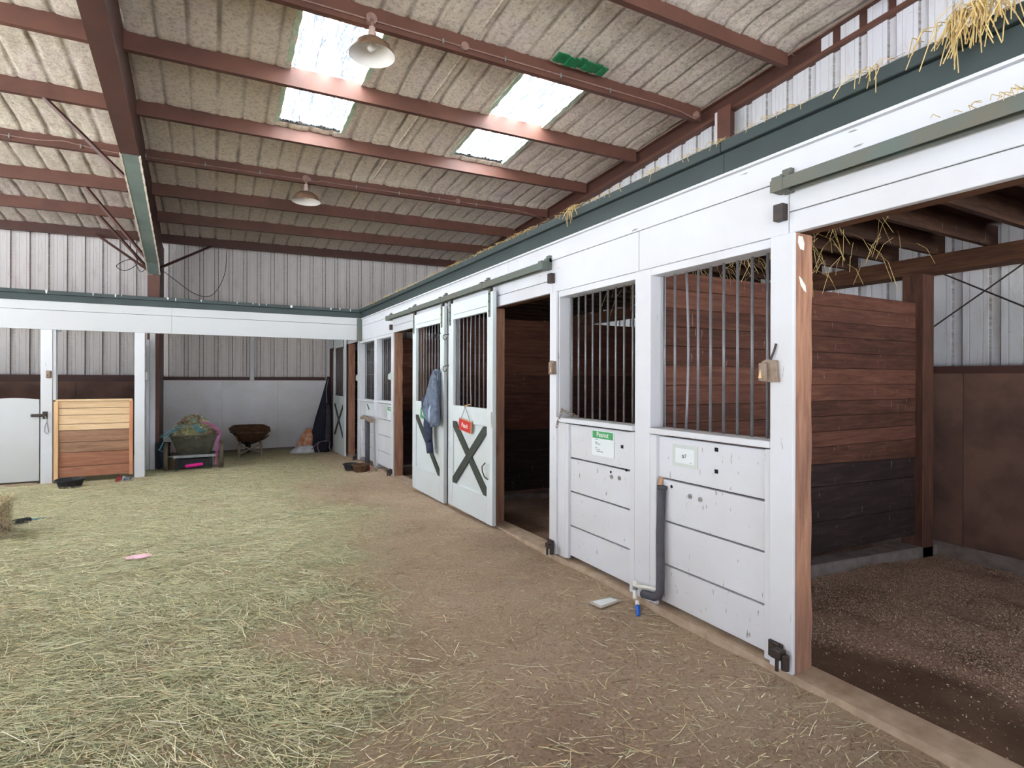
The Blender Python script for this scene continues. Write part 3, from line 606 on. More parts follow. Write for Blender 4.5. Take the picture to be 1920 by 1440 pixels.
# ------------------------------------------------------------------ hardware on the right row
def small(name, label, cat, b, mat, bevel=.002, group=None): return tag(b.make(name, mat, bevel=bevel), label, cat, group)
for y, z, lab in ((1.83, 2.32, 'black bump stop on the header beside the right doorway'), (4.02, 2.33, 'black bump stop on the header at the right end of the long track'), (8.87, 2.3, 'black bump stop on the header at the far end of the long track')):
    small('bump_stop', lab, 'bump stop', BX(2.555, 2.6, y - .025, y + .03, z, z + .085), 'iron', group='door bump stops')
def latch(y, z, c, lab, flip=1, mat='rust'):
    t = thing('door_latch', lab, 'door latch', (2.56, y, z), 'rusty door latches')
    B().prism([(2.583, y - .05, z), (2.583, y + .05, z), (2.583, y + .05, z + .105), (2.583, y + .02, z + .12), (2.583, y - .04, z + .112)], (-.022, 0, 0)).make('plate', mat, t, bevel=.003)
    BX(2.535, 2.562, y - .02 + .025 * flip, y + .02 + .025 * flip, z + .004, z + .1).make('keeper', mat, t, bevel=.004)
    B().prism([(2.534, y + .03 * flip - .008, z + .02), (2.534, y + .03 * flip + .012, z + .02), (2.534, y + .03 * flip, z + .065)], (-.003, 0, 0)).make('slot', 'newz', t)
    if c: B().tube([(2.568, y, z + .11), (2.572, y - .02, z + .16), (2.576, y - .03, z + .2)], .006, 5).make('lever', 'iron', t)
latch(1.885, 1.488, 1, 'rusty latch box on the post beside the #7 stall window'); latch(3.985, 1.54, 0, 'rusty latch box on the post beside the chained stall window', -1)
latch(8.84, 1.48, 0, 'pale latch box on the far post next to the rough timber', 1, 'papergr'); latch(11.2, 1.46, 0, 'latch box on the farthest stall post by the corner', -1, 'papergr')
def guide(y, z, lab, sgn=-1):
    t = thing('floor_guide', lab, 'door guide', (2.55, y, z), 'iron door guides at post feet')
    BX(2.565, 2.582, y - .03, y + .05, z, z + .085).make('plate', 'iron', t, bevel=.003)
    b = B(); b.hexa([(2.56, y - .02, z + .03), (2.575, y - .02, z + .03), (2.56, y + .02, z + .03), (2.575, y + .02, z + .03), (2.555, y - .02, z + .085), (2.575, y - .02, z + .085), (2.555, y + .02, z + .085), (2.575, y + .02, z + .085)])
    b.box(2.505, 2.56, y - .06, y - .005, z + .03, z + .075); b.make('arm', 'iron', t, bevel=.004)
    B().tube([(2.53, y - .075, z - .012), (2.53, y - .075, z + .06)], .02, 8).make('roller', 'iron', t); B().tube([(2.5, y - .05, z - .02), (2.5, y - .05, z + .04)], .01, 6).make('pin', 'iron', t)
guide(1.84, .055, 'iron door guide at the foot of the post by the right doorway'); guide(4.0, .03, 'iron door guide at the foot of the middle doorway post')
guide(8.84, -.06, 'iron door guide at the foot of the far timber post'); guide(11.3, -.13, 'iron door guide at the farthest stall post')
# chain on the sill of unit A
def chain(pts, lab):
    t = thing('chain', lab, 'chain', pts[0]); P = [Vector(p) for p in pts]; L = [0]
    for a, b_ in zip(P, P[1:]): L.append(L[-1] + (b_ - a).length)
    n = int(L[-1] / .03); 
    for k in range(n):
        s = (k + .5) * L[-1] / n; i = max(j for j in range(len(P) - 1) if L[j] <= s); u = (s - L[i]) / (L[i + 1] - L[i]); c = P[i].lerp(P[i + 1], u); d = (P[i + 1] - P[i]).normalized()
        a = d.cross(Vector((1, 0, 0))).normalized(); a = a if k % 2 else d.cross(a)
        B().tube([c + d * math.cos(q) * .02 + a * math.sin(q) * .011 for q in np.linspace(0, 2 * math.pi, 11)], .0032, 5, False).make('link', 'rust', t)
chain([(2.66, 3.73, 1.19), (2.6, 3.80, 1.22), (2.577, 3.845, 1.25), (2.574, 3.87, 1.19), (2.572, 3.9, 1.14), (2.572, 3.92, 1.09)], 'rusty chain looped over the end of the window sill')

# paper notices, squares and screws
def notice(lab, y0, y1, z0, z1, head, lines, x=2.622, seed=0):
    t = thing('notice', lab, 'notice', (x, (y0 + y1) / 2, z0), 'notices on the stall planks')
    BX(x - .0025, x, y0, y1, z0, z1).make('sheet', 'paper', t)
    if head:
        o = BX(x - .0032, x - .0025, y0 + .01, y1 - .01, z1 - head - .006, z1 - .006).make('header_band', 'greenhd', t)
        w = (y1 - y0); on_x(text_bm('Peanut', w * .2, .0004), x - .0036, (y0 + y1) / 2, z1 - head * .5 - .004).make('lettering', 'inkwh', o)
    for k, (za, ln) in enumerate(lines): on_x(text_bm(ln, .011, .0003), x - .003, y1 - .045 - .006 * len(ln) / 2, za).make('lettering', 'ink', t)
    return t
notice('paper notice with a green header on the plank beside the corner post', 3.22, 3.49, .91, 1.105, .055, [(1.035, 'Owner'), (1.012, 'Name'), (1.0, 'Breed Horse'), (.972, 'Feed'), (.96, 'am  pm  hay'), (.945, 'call before change')])
notice('crumpled paper notice with a small dark green mark on the farthest front', 10.1, 10.7, .80, 1.03, 0, [(.9, 'hay')], x=2.622)
notice('paper notices with a green header on the far stall front', 8.93, 9.2, .81, 1.03, .06, [(.93, 'Name'), (.9, 'Feed')], x=2.622)
o = BX(2.6195, 2.622, 9.25, 9.45, .84, 1.03); tag(o.make('note_sheet', 'papergr'), 'plain pale note sheet beside the green headed far notice', 'notice', 'notices on the stall planks')
B().prism([(2.619, 10.55, 1.0), (2.619, 10.66, 1.02), (2.619, 10.42, .93), (2.619, 10.45, .9)], (-.0015, 0, 0)).make('mark', 'brace', bpy.data.objects['notice.001'])
t7 = thing('number_card', 'laminated stall card reading #7 taped to the plank', 'card', (2.622, 2.52, .94), 'notices on the stall planks')
BX(2.62, 2.6222, 2.418, 2.63, .945, 1.085).make('laminate', 'papergr', t7); BX(2.619, 2.62, 2.445, 2.603, .968, 1.062).make('sheet', 'paper', t7)
on_x(text_bm('#7', .036, .0004), 2.6185, 2.528, 1.014).make('number', 'ink', t7); on_x(text_bm('stall', .01, .0003), 2.6185, 2.475, .978).make('small_lettering', 'inkgr', t7)
for y, z, lab in ((2.278, 1.085, 'upper black square patch on the #7 stall front'), (2.278, .956, 'lower black square patch on the #7 stall front'), (3.13, 1.009, 'black square patch right of the green headed notice')):
    small('square_patch', lab, 'patch', BX(2.6205, 2.624, y - .012, y + .012, z - .012, z + .012), 'blackpt', 0, 'black square patches')
for y, z, lab in ((3.25, .771, 'left washer screw below the green headed notice'), (3.16, .776, 'right washer screw below the green headed notice'), (2.482, .77, 'left washer screw below the #7 card'), (2.4, .766, 'right washer screw below the #7 card')):
    t = thing('washer_screw', lab, 'screw', (2.62, y, z - .015), 'washer screws on the planks'); B().tube([(2.625, y, z), (2.618, y, z)], .016, 12).make('washer', 'galv', t); B().tube([(2.619, y, z), (2.614, y, z)], .006, 8).make('bolt_head', 'rust', t)
for y, z, lab in ((3.26, .806, 'bored hole above the washer screws'), (3.085, .846, 'bored hole under the plank gap near the corner post'), (2.64, .804, 'bored hole beside the foam wrapped pipe')):
    small('bored_hole', lab, 'hole', B().tube([(2.6235, y, z), (2.626, y, z)], .011, 10), 'blackpt', 0, 'bored holes in the planks')

# foam wrapped pipe by the corner post
fp = thing('insulated_pipe', 'grey foam wrapped water pipe bent at the foot of the corner post', 'pipe', (2.6, 2.7, -.04))
B().tube([(2.6, 2.70, .80), (2.588, 2.705, .5), (2.578, 2.69, .2), (2.57, 2.685, .12), (2.568, 2.70, .085), (2.565, 2.74, .066), (2.563, 2.84, .05)], [.026, .027, .028, .029, .03, .029, .028], 12).make('foam_sleeve', 'foamtube', fp, smooth=True)
B().tube([(2.6, 2.70, .78), (2.6, 2.70, .80)], .033, 12).make('sleeve_collar', 'foamtube', fp, smooth=True)
B().tube([(2.6, 2.72, .8), (2.612, 2.725, .83), (2.625, 2.73, .85)], .013, 8).make('pipe_end', 'signwood', fp)
B().tube([(2.56, 2.70, .125), (2.555, 2.80, .11), (2.552, 2.9, .085)], .011, 8).make('pvc_arm', 'pvc', fp, smooth=True)
B().tube([(2.552, 2.905, .12), (2.552, 2.905, .01), (2.552, 2.905, .0)], .016, 10).make('pvc_riser', 'pvc', fp, smooth=True); B().tube([(2.552, 2.905, .085), (2.552, 2.905, .06)], .0185, 10).make('coupling', 'galv', fp)
B().tube([(2.53, 2.86, .0), (2.515, 2.84, -.025)], .013, 8).make('pvc_stub', 'pvc', fp); B().tube([(2.515, 2.84, -.025), (2.45, 2.755, -.05)], [.016, .012], 8).make('blue_pipe_end', 'blue', fp)
# far hydrant
hy = thing('hydrant', 'grey foam wrapped hydrant with a rusty crossbar in front of the far stalls', 'hydrant', (2.45, 9.85, -.13))
B().tube([(2.44, 9.86, -.1), (2.46, 9.93, .4), (2.47, 9.98, .74)], [.04, .042, .046], 10).make('foam_sleeve', 'foamtube', hy, smooth=True)
B().tube([(2.45, 10.33, .77), (2.46, 10.2, .79), (2.46, 10.05, .785)], .03, 8).make('crossbar', 'rust', hy); B().tube([(2.47, 10.05, .775), (2.47, 9.68, .76)], .045, 8).make('crossbar', 'rust', hy)
B().tube([(2.44, 9.84, -.14), (2.44, 9.85, -.02)], [.05, .04], 8).make('valve', 'redvalve', hy)

# ------------------------------------------------------------------ hooks, jacket, signs on the doors
def hook(y, z, lab):
    B_ = B().tube([(2.519, y + .03, z + .02), (2.47, y + .02, z + .015), (2.44, y + .005, z), (2.43, y - .01, z - .03), (2.445, y - .02, z - .055), (2.47, y - .015, z - .05), (2.48, y, z - .02)], .0055, 6)
    return tag(B_.make('saddle_hook', 'iron', smooth=True), lab, 'hook', 'iron hooks on the doors')
hook(6.46, 2.05, 'iron hook above the blue jacket'); hook(6.19, 2.02, 'upper iron hook on the red sign door'); hook(6.19, 1.64, 'lower iron hook on the red sign door'); hook(6.47, 1.60, 'iron hook the blue jacket hangs from')
def loft(name, mat, parent, secs, n=24, fold=.12, fr=5, seed=0, sub=0):
    rs_ = []
    for k, (c, ry, rx) in enumerate(secs):
        rs_.append([(c[0] + rx * math.cos(q) * (1 + fold * math.sin(fr * q + seed + k * .35)), c[1] + ry * math.sin(q) * (1 + fold * .6 * math.sin((fr + 2) * q + seed * 2 + k * .5)), c[2] + .012 * math.sin(3 * q + seed + k)) for q in (2 * math.pi * i / n for i in range(n))])
    return B().rings(rs_).make(name, mat, parent, smooth=True, sub=sub)
jk = thing('jacket', 'blue denim jacket hanging from a hook on a white stall door', 'jacket', (2.45, 6.55, .55))
loft('body', 'denim', jk, [((2.47, 6.49, 1.625), .035, .03), ((2.465, 6.51, 1.56), .075, .045), ((2.46, 6.54, 1.45), .10, .055), ((2.455, 6.585, 1.3), .15, .06), ((2.45, 6.64, 1.17), .20, .065), ((2.45, 6.64, 1.08), .20, .07), ((2.45, 6.585, 1.0), .16, .07), ((2.455, 6.55, .93), .13, .06)], 44, .34, 7, 1, 1)
loft('sleeve', 'denim', jk, [((2.43, 6.47, 1.52), .045, .04), ((2.42, 6.43, 1.35), .055, .045), ((2.415, 6.40, 1.18), .065, .05), ((2.41, 6.38, 1.05), .07, .055), ((2.41, 6.40, .95), .08, .06), ((2.42, 6.45, .9), .07, .05)], 24, .12, 5, 3, 1)
loft('lining', 'denimlt', jk, [((2.395, 6.50, 1.16), .02, .012), ((2.385, 6.51, 1.1), .03, .016), ((2.385, 6.515, 1.02), .03, .018), ((2.39, 6.51, .97), .022, .014)], 14, .05, 3, 1)
loft('sleeve', 'denimdk', jk, [((2.44, 6.69, 1.03), .08, .05), ((2.435, 6.70, .95), .10, .055), ((2.435, 6.71, .85), .10, .05), ((2.44, 6.71, .75), .085, .048), ((2.445, 6.70, .69), .083, .045)], 24, .08, 5, 2, 1)
loft('cuff', 'denimdk', jk, [((2.44, 6.69, .70), .072, .046), ((2.445, 6.68, .64), .07, .044), ((2.45, 6.67, .56), .066, .042)], 24, .04, 4, 5)
loft('shoulder_flap', 'denimdk', jk, [((2.42, 6.80, 1.27), .02, .012), ((2.415, 6.83, 1.2), .045, .02), ((2.415, 6.82, 1.12), .05, .022), ((2.42, 6.78, 1.06), .02, .012)], 16, .08, 3, 1)
def sign(lab, cat, y, z, w, h, tilt, mat, txt, ropez, tm='inkwh', shear=.2, x=2.508, ropey=None):
    t = thing('hanging_sign', lab, cat, (x, y, z - h / 2), 'small hanging name signs'); c, s_ = math.cos(tilt), math.sin(tilt)
    P = lambda u, v, xx: (xx, y - (u * c - v * s_), z + u * s_ + v * c)
    B().hexa([P(u, v, xx) for v in (-h / 2, h / 2) for u in (-w / 2, w / 2) for xx in (x, x - .02)]).make('board', 'signwood', t, bevel=.004)
    B().hexa([P(u, v, xx) for v in (-h / 2 + .008, h / 2 - .008) for u in (-w / 2 + .008, w / 2 - .008) for xx in (x - .019, x - .0215)]).make('painted_face', mat, t)
    on_x(text_bm(txt, h * .55, .001, shear), x - .0225, y, z, tilt).make('lettering', tm, t)
    for u in (-w / 2 + .03, w / 2 - .03): B().tube([P(u, h / 2 - .01, x - .012), (x - .012, ropey or y, ropez)], .0032, 5).make('string', 'binding', t)
    return t, P
sr, P = sign('red hanging sign with white lettering on an X braced door', 'sign', 5.665, .975, .33, .135, -.085, 'red', 'Peach', 1.185)
for u, v, m in ((.125, -.02, 'newz'), (.105, .005, 'brace'), (.14, -.04, 'greenhd')): B().lathe([(.001, 0), (.016, .001), (.018, .004), (.001, .006)], (0, 0, 0), 10).make('flower', m, sr).matrix_local = Matrix.Translation(Vector(P(u, v, 2.486)) - Vector(W[sr.name])) @ Matrix.Rotation(-math.pi / 2, 4, 'Y')
small('sign_peg', 'orange peg on the door rail above the red sign', 'peg', B().tube([(2.5, 5.69, 1.185), (2.48, 5.64, 1.2), (2.53, 5.6, 1.215)], .008, 6), 'signwood', 0)
sign('green hanging name sign half hidden by the blue jacket', 'sign', 6.98, 1.02, .36, .14, -.12, 'green', 'Willow', 1.17, ropey=6.93)

# ------------------------------------------------------------------ far row (left)
def fpost(x0, x1, lab): return struct(BX(x0, x1, 10.95, 11.09, -.16, 2.25).make('column_far', 'whitez', bevel=.005), lab)
fpost(-2.323, -2.18, 'white post between half door and plank gate'); fpost(-1.119, -.977, 'white post at the corner of the open bay')
BX(-2.36, -2.17, 10.93, 11.12, -.3, -.143).make('plinth', 'concrete'); struct(bpy.data.objects['plinth']); struct(BX(-1.15, -.95, 10.93, 11.12, -.3, -.143).make('plinth', 'concrete'))
struct(BX(-2.178, -2.14, 10.97, 11.09, 1.15, 2.25).make('trim_far_jamb', 'whitez')); struct(BX(-8.6, -2.36, 10.96, 11.1, -.4, -.12).make('baseboard_left', 'concrete', bevel=.01))
pg = thing('plank_gate', 'raw wooden plank gate, pale boards over darker ones', 'gate', (-1.65, 11.0, -.13))
z = [-.075, .095, .317, .48, .665, .765, .906, 1.017, 1.128]
for k, mt in enumerate(('redx', 'redx', 'oldx', 'oldx', 'newx', 'newx', 'newx', 'newx')):
    BX(-2.11 + random.uniform(-.004, .004), -1.19, 10.985 + random.uniform(-.004, .004), 11.02, z[k] + .003, z[k + 1] - .004).make('plank', mt, pg, bevel=.003)
BX(-2.14, -1.155, 10.95, 11.05, 1.128, 1.158).make('top_rail', 'newx', pg, bevel=.003); BX(-2.165, -2.11, 10.955, 10.99, -.11, 1.128).make('stud', 'newz', pg, bevel=.003); BX(-1.19, -1.14, 10.955, 10.99, -.09, 1.128).make('stud', 'redz', pg, bevel=.003)
hd = thing('half_door', 'white lower half door at the left end of the far stalls', 'door', (-2.95, 10.97, -.1))
b = B(); n = 12
for k in range(n):
    xa, xb = -3.55 + k * 1.212 / n, -3.55 + (k + 1) * 1.212 / n; tz = lambda x: 1.185 + .012 * math.sin(x * 9) - .02 * (x + 3.0)
    b.hexa([(xa, 10.95, -.09), (xb, 10.95, -.09), (xa, 10.985, -.09), (xb, 10.985, -.09), (xa, 10.95, tz(xa)), (xb, 10.95, tz(xb)), (xa, 10.985, tz(xa)), (xb, 10.985, tz(xb))])
b.make('panel', 'whitex', hd); BX(-3.55, -2.34, 10.987, 11.01, -.09, .05).make('back_batten', 'oldx', hd); BX(-3.55, -2.34, 10.987, 11.01, 1.0, 1.15).make('back_batten', 'oldx', hd)
for x in (-3.7, -4.95, -6.2, -7.5): struct(BX(x - .14, x, 10.95, 11.09, -.16, 2.25).make('column_far', 'whitez', bevel=.005))
bl = thing('bolt_latch', 'black sliding bolt with a hanging clip on the half door post', 'door latch', (-2.3, 10.94, .85))
BX(-2.296, -2.233, 10.935, 10.949, .86, .975).make('plate', 'iron', bl, bevel=.003); B().tube([(-2.43, 10.925, .918), (-2.25, 10.925, .918)], .022, 8).make('bolt', 'iron', bl)
B().tube([(-2.26, 10.915, .915), (-2.235, 10.91, .84), (-2.225, 10.91, .74), (-2.215, 10.91, .66), (-2.235, 10.91, .63), (-2.262, 10.91, .66), (-2.26, 10.91, .74), (-2.24, 10.91, .81)], .007, 6).make('clip', 'galv', bl, smooth=True)
tf = thing('door_latch', 'rusty box latch high on the post between half door and plank gate', 'door latch', (-2.22, 10.93, 1.49), 'rusty door latches')
BX(-2.255, -2.185, 10.925, 10.95, 1.49, 1.61).make('plate', 'rust', tf, bevel=.008); BX(-2.245, -2.2, 10.905, 10.926, 1.5, 1.6).make('keeper', 'rust', tf, bevel=.004)
B().tube([(-2.226, 10.903, 1.54), (-2.226, 10.908, 1.54)], .008, 8).make('hole', 'blackpt', tf)
tag(B().tube([(-2.2, 10.99, 2.235), (-2.13, 10.99, 2.225), (-2.085, 10.99, 2.23), (-2.08, 10.99, 2.26)], .008, 6).make('wire_hook', 'galv', smooth=True), 'bent wire hook under the far header beside the post', 'hook')
# plank partition at the side of the open bay
wp = sroot('partition_bay', (-1.05, 11.8, -.2), 'white plank partition at the left side of the open bay')
for k in range(8): BX(-1.09, -1.045, 11.09, 12.75, -.1 + k * .275, -.1 + k * .275 + .268).make('plank', 'whitey', wp, bevel=.003)
for y in (11.95,): BX(-1.045, -1.0, y, y + .1, -.17, 2.2).make('batten', 'whitez', wp, bevel=.003)
BX(-1.0, -.915, 12.05, 12.135, -.2, 3.3 - .9).make('post', 'whitez', wp, bevel=.004)
tag(BX(-1.0, -.955, 11.06, 11.1, 1.47, 1.6).make('latch_box', 'papergr', bevel=.003), 'small pale latch box on the side of the bay corner post', 'door latch')
for k in range(4): BX(-6.25 + (0 if k < 2 else 0), -6.21, 11.1, 14.5, .0 + k * .3, .0 + k * .3 + .294).make('plank', 'plankmd', wp)

# ------------------------------------------------------------------ lamps and conduit
def lamp(x, y, lab):
    zt = RB(x, y); t = thing('pendant_lamp', lab, 'lamp', (x, y - .12, zt - .36), 'enamel pendant lamps on the purlins'); yw = y - .07; yc = y - .13
    B().tube([(x, yw, zt + .06), (x, yw - .05, zt + .06)], .06, 12).make('junction_box', 'conduit', t)
    B().tube([(x, yc + .02, zt + .04), (x, yc, zt - .02), (x, yc, zt - .05)], .02, 8).make('stem', 'conduit', t, smooth=True)
    B().lathe([(.028, -.17), (.04, -.165), (.042, -.10), (.034, -.085), (.034, -.05), (.02, -.04)], (x, yc, zt), 14, True).make('neck', 'lampneck', t, smooth=True)
    B().lathe([(.03, -.16), (.06, -.175), (.13, -.2), (.19, -.25), (.22, -.31), (.237, -.335), (.239, -.345)], (x, yc, zt), 40).make('shade', 'lampbr', t, smooth=True)
    B().lathe([(.239, -.345), (.234, -.338), (.215, -.318), (.185, -.262), (.125, -.212), (.055, -.188), (.001, -.185)], (x, yc, zt), 40).make('shade_lining', 'lampwh', t, smooth=True)
    B().lathe([(.001, -.30), (.03, -.297), (.05, -.275), (.05, -.25), (.03, -.21), (.022, -.185)], (x, yc, zt), 16).make('bulb', 'lampwh', t, smooth=True)
    return t
lamp(1.43, PY[3], 'brown topped enamel lamp hanging from the lower purlin'); lamp(1.48, PY[6], 'large enamel lamp seen from below against the skylight')
def conduit(i, xs_, lab, boxes=()):
    y = PY[i] - .082; t = thing('conduit', lab, 'conduit', (0, y, RB(0, y))); pts = [(x, y, RB(x, PY[i]) + dz) for x, dz in xs_]
    B().tube(pts, .009, 6).make('tube', 'conduit', t, smooth=True)
    for x in boxes: B().tube([(x, y + .01, RB(x, PY[i]) + .06), (x, y - .035, RB(x, PY[i]) + .06)], .05, 8).make('box', 'conduit', t)
    for x in np.arange(-2.5, 5.5, .8): BX(x - .008, x + .008, y - .014, y + .004, RB(x, PY[i]) + .03, RB(x, PY[i]) + .085).make('clip', 'galv', t)
conduit(3, [(-6, .06), (-2.2, .06), (-1.9, .1), (-1.6, .06), (-1.3, .04), (-.9, .045), (1.35, .05), (1.5, .05), (1.6, .04), (1.7, .07), (1.9, .06), (5.5, .06), (5.9, .03), (6.2, -.03), (6.3, -.05)], 'thin conduit running along the lamp purlin', (4.29,))
conduit(6, [(-6, .06), (1.4, .06), (5.6, .07), (6.0, .05), (6.3, .0), (6.38, .06)], 'thin conduit along the purlin over the upper skylights', (2.56, 6.3))
# black cables
def cable(pts, lab, r=.007):
    P_ = [Vector(p) for p in pts]; out = []
    for i in range(len(P_) - 1):
        a, b_, c, d = P_[max(i - 1, 0)], P_[i], P_[i + 1], P_[min(i + 2, len(P_) - 1)]
        for u in np.linspace(0, 1, 7)[:-1]: out.append(.5 * ((2 * b_) + (c - a) * u + (2 * a - 5 * b_ + 4 * c - d) * u * u + (3 * b_ - a - 3 * c + d) * u ** 3))
    out.append(P_[-1]); return tag(B().tube(out, r, 5).make('cable', 'black', smooth=True), lab, 'cable')
cable([(-.85, 12.3, 3.55), (-.75, 14.3, 3.7), (-.35, 14.45, 3.42), (0.0, 14.5, 3.42), (.25, 14.5, 3.9), (.3, 14.5, 4.5)], 'slack black cable looping on the back wall right of the column')
cable([(-1.55, 14.3, 4.5), (-1.45, 13.6, 4.1), (-1.3, 13.2, 3.8), (-1.5, 13.2, 3.62), (-1.65, 13.2, 3.7), (-1.4, 13.2, 3.85), (-1.25, 13.2, 3.62), (-1.1, 13.0, 3.75)], 'coiled black cable left of the column')

# ------------------------------------------------------------------ straw: one stuff object per place
def srgb(a): a = np.asarray(a, float) / 255; return np.where(a <= .04045, a / 12.92, ((a + .055) / 1.055) ** 2.4)
def strands(name, P, ang, L, w, col, tilt=None, bend=None, zoff=None):
    n = len(P); tilt = np.zeros(n) if tilt is None else tilt; bend = RNG.normal(0, .03, n) * L if bend is None else bend
    d = np.stack([np.cos(ang) * np.cos(tilt), np.sin(ang) * np.cos(tilt), np.sin(tilt)], 1); s = np.stack([-np.sin(ang), np.cos(ang), RNG.normal(0, .3, n)], 1); s /= np.linalg.norm(s, axis=1)[:, None]
    mid = P + s * bend[:, None]; a = P - d * (L / 2)[:, None]; b_ = P + d * (L / 2)[:, None]; hw = s * (w / 2)[:, None]
    v = np.stack([a - hw, a + hw, mid - hw, mid + hw, b_ - hw, b_ + hw], 1).reshape(-1, 3); k = np.arange(n)[:, None] * 6
    q = np.concatenate([k + [0, 2, 3, 1], k + [2, 4, 5, 3]], 0); c = np.repeat(np.concatenate([col, np.ones((n, 1))], 1), 6, 0)
    return np_mesh(name, v, q, 'hay', None, c, False)
N = 900000; r = RNG.random(N)
x = RNG.uniform(-7.5, 2.57, N); y = .6 + 13.9 * r ** 1.5
keep = RNG.random(N) < (.14 + .86 * hay_density(x, y) ** 1.4) * np.clip(1.6 / (1 + .12 * y), 0, 1) * (x > -.75 * y - 1.2) * ~((y > 10.9) & (x < -.84)) * (y < 14.45) * .7
x, y = x[keep], y[keep]; n = len(x); dn = hay_density(x, y)
long = RNG.random(n) < .12 + .4 * dn
L = np.where(long, RNG.uniform(.05, .2, n), RNG.uniform(.015, .05, n)); wd_ = RNG.uniform(.0016, .0038, n)
flow = 2.6 + 1.4 * (vnoise(x * 1.3 + 30, y * 1.3 + 30, 33) - .5); ang = np.where(RNG.random(n) < .55, flow + RNG.normal(0, .45, n), RNG.uniform(0, 6.28, n))
PAL = np.array([srgb(c) for c in ((224, 216, 174), (210, 208, 168), (192, 198, 160), (236, 226, 194), (226, 200, 158), (184, 188, 154), (242, 236, 214), (150, 124, 102))])
gp = np.array([.2, .22, .18, .12, .06, .12, .06, .04]); bp = np.array([.16, .06, .03, .16, .24, .02, .1, .23])
far = sst(6, 10, y)
pick = np.where(RNG.random(n) < dn * (1 - .45 * far), RNG.choice(8, n, p=gp), RNG.choice(8, n, p=bp)); col = PAL[pick] * RNG.uniform(.55, 1.12, n)[:, None]
zz = zf(x, y) + .004 + RNG.random(n) ** 2 * (.008 + .03 * dn); tl = RNG.normal(0, .1, n)
hs = strands('hay_litter', np.stack([x, y, zz], 1), ang, L, wd_, col, tl, None); hs['kind'] = 'stuff'; hs['label'] = 'loose green and tan hay strewn over the dirt aisle'
# shavings in the near stall
n0 = 150000; x = RNG.uniform(2.8, 6.35, n0); y = RNG.uniform(.0, 2.75, n0); m = sst(-.15, .3, (x - 3.25) * .75 + (vnoise(x * 1.3 + 3, y * 1.3 + 3, 14) - .5) * .8 - (1.6 - y) * .55)
k_ = RNG.random(n0) < (.04 + .96 * m * sst(.15, .6, vnoise(x * 2.2 + 3, y * 2.2 + 3, 19))); x, y = x[k_], y[k_]; n = len(x)
col = np.array([srgb(c) for c in ((230, 204, 180), (210, 178, 154), (176, 142, 120), (242, 222, 202))])[RNG.choice(4, n, p=[.3, .34, .26, .1])] * RNG.uniform(.7, 1.05, n)[:, None]
sh = strands('wood_shavings', np.stack([x, y, zs(x, y) + .006 + .01 * RNG.random(n)], 1), RNG.uniform(0, 6.28, n), RNG.uniform(.004, .013, n), RNG.uniform(.002, .006, n), col, RNG.normal(0, .3, n)); sh['kind'] = 'stuff'; sh['label'] = 'pale wood shavings on the near stall floor'
R = np.random.default_rng(21); dbm = B()
for k in range(16):
    x = R.uniform(-2.7, 2.4); w_ = R.uniform(.006, .02); l = R.uniform(.02, .05); dbm.hexa([(x + sx * (w_ if top else w_ * .4), yy, 2.85 - (0 if top else l)) for top in (0, 1) for yy in (10.902, 10.906) for sx in (-1, 1)])
o = dbm.make('droppings', 'inkwh'); o['kind'] = 'stuff'; o['label'] = 'pale droppings and straw flecks on the far green fascia'
# straw hanging over the fascia
def clump(lab, y, z, n, spread, drop, seed, x=2.55):
    R = np.random.default_rng(seed); yy = y + R.normal(0, spread, n); out = B()
    for k in range(n):
        l = drop * R.uniform(.35, 1.1); sw = R.normal(0, .35) * l; p0 = (x + R.uniform(-.0, .06), yy[k], z + R.uniform(0, .05) * (drop / .12)); p1 = (x - R.uniform(.01, .05), yy[k] + sw * .4, z + R.uniform(-.1, .5) * l * .3); p2 = (x - R.uniform(.005, .07), yy[k] + sw, z - l * R.uniform(.3, 1))
        out.tube([p0, p1, p2], .0016 if drop < .12 else .0022, 3, False)
    o = out.make('straw_tuft', 'straw'); o['kind'] = 'stuff'; o['label'] = lab; return o
clump('big straw clump hanging over the green fascia at upper right', .98, 2.9, 130, .085, .2, 1); clump('thin straw sprig on the fascia left of the big clump', 1.37, 2.865, 8, .03, .15, 2)
clump('straw sprig on the fascia above the chained window', 3.68, 2.87, 14, .03, .14, 3); clump('straw strands on the fascia over the corner post', 2.74, 2.868, 7, .04, .08, 4)
for k, yq in enumerate((1.85, 2.25, 3.25, 4.3, 4.75, 5.3, 6.1, 6.9, 7.7, 8.3, 9.0, 9.8)): clump('short straw wisps along the green fascia', yq, 2.866, 12, .14, .05, 10 + k)
clump('straw bits on the right door track', .95, 2.525, 14, .1, .05, 40, 2.495)
R = np.random.default_rng(5); n = 2600; yq = R.uniform(-.5, 10.8, n); q_ = strands('fascia_straw', np.stack([R.uniform(2.55, 2.63, n), yq, 2.868 + R.random(n) * .012], 1), R.normal(1.57, .6, n), R.uniform(.02, .09, n), R.uniform(.0015, .003, n), PAL[R.choice(8, n, p=bp)], R.normal(0, .25, n)); q_['kind'] = 'stuff'; q_['label'] = 'thin line of straw lying along the top of the green fascia'
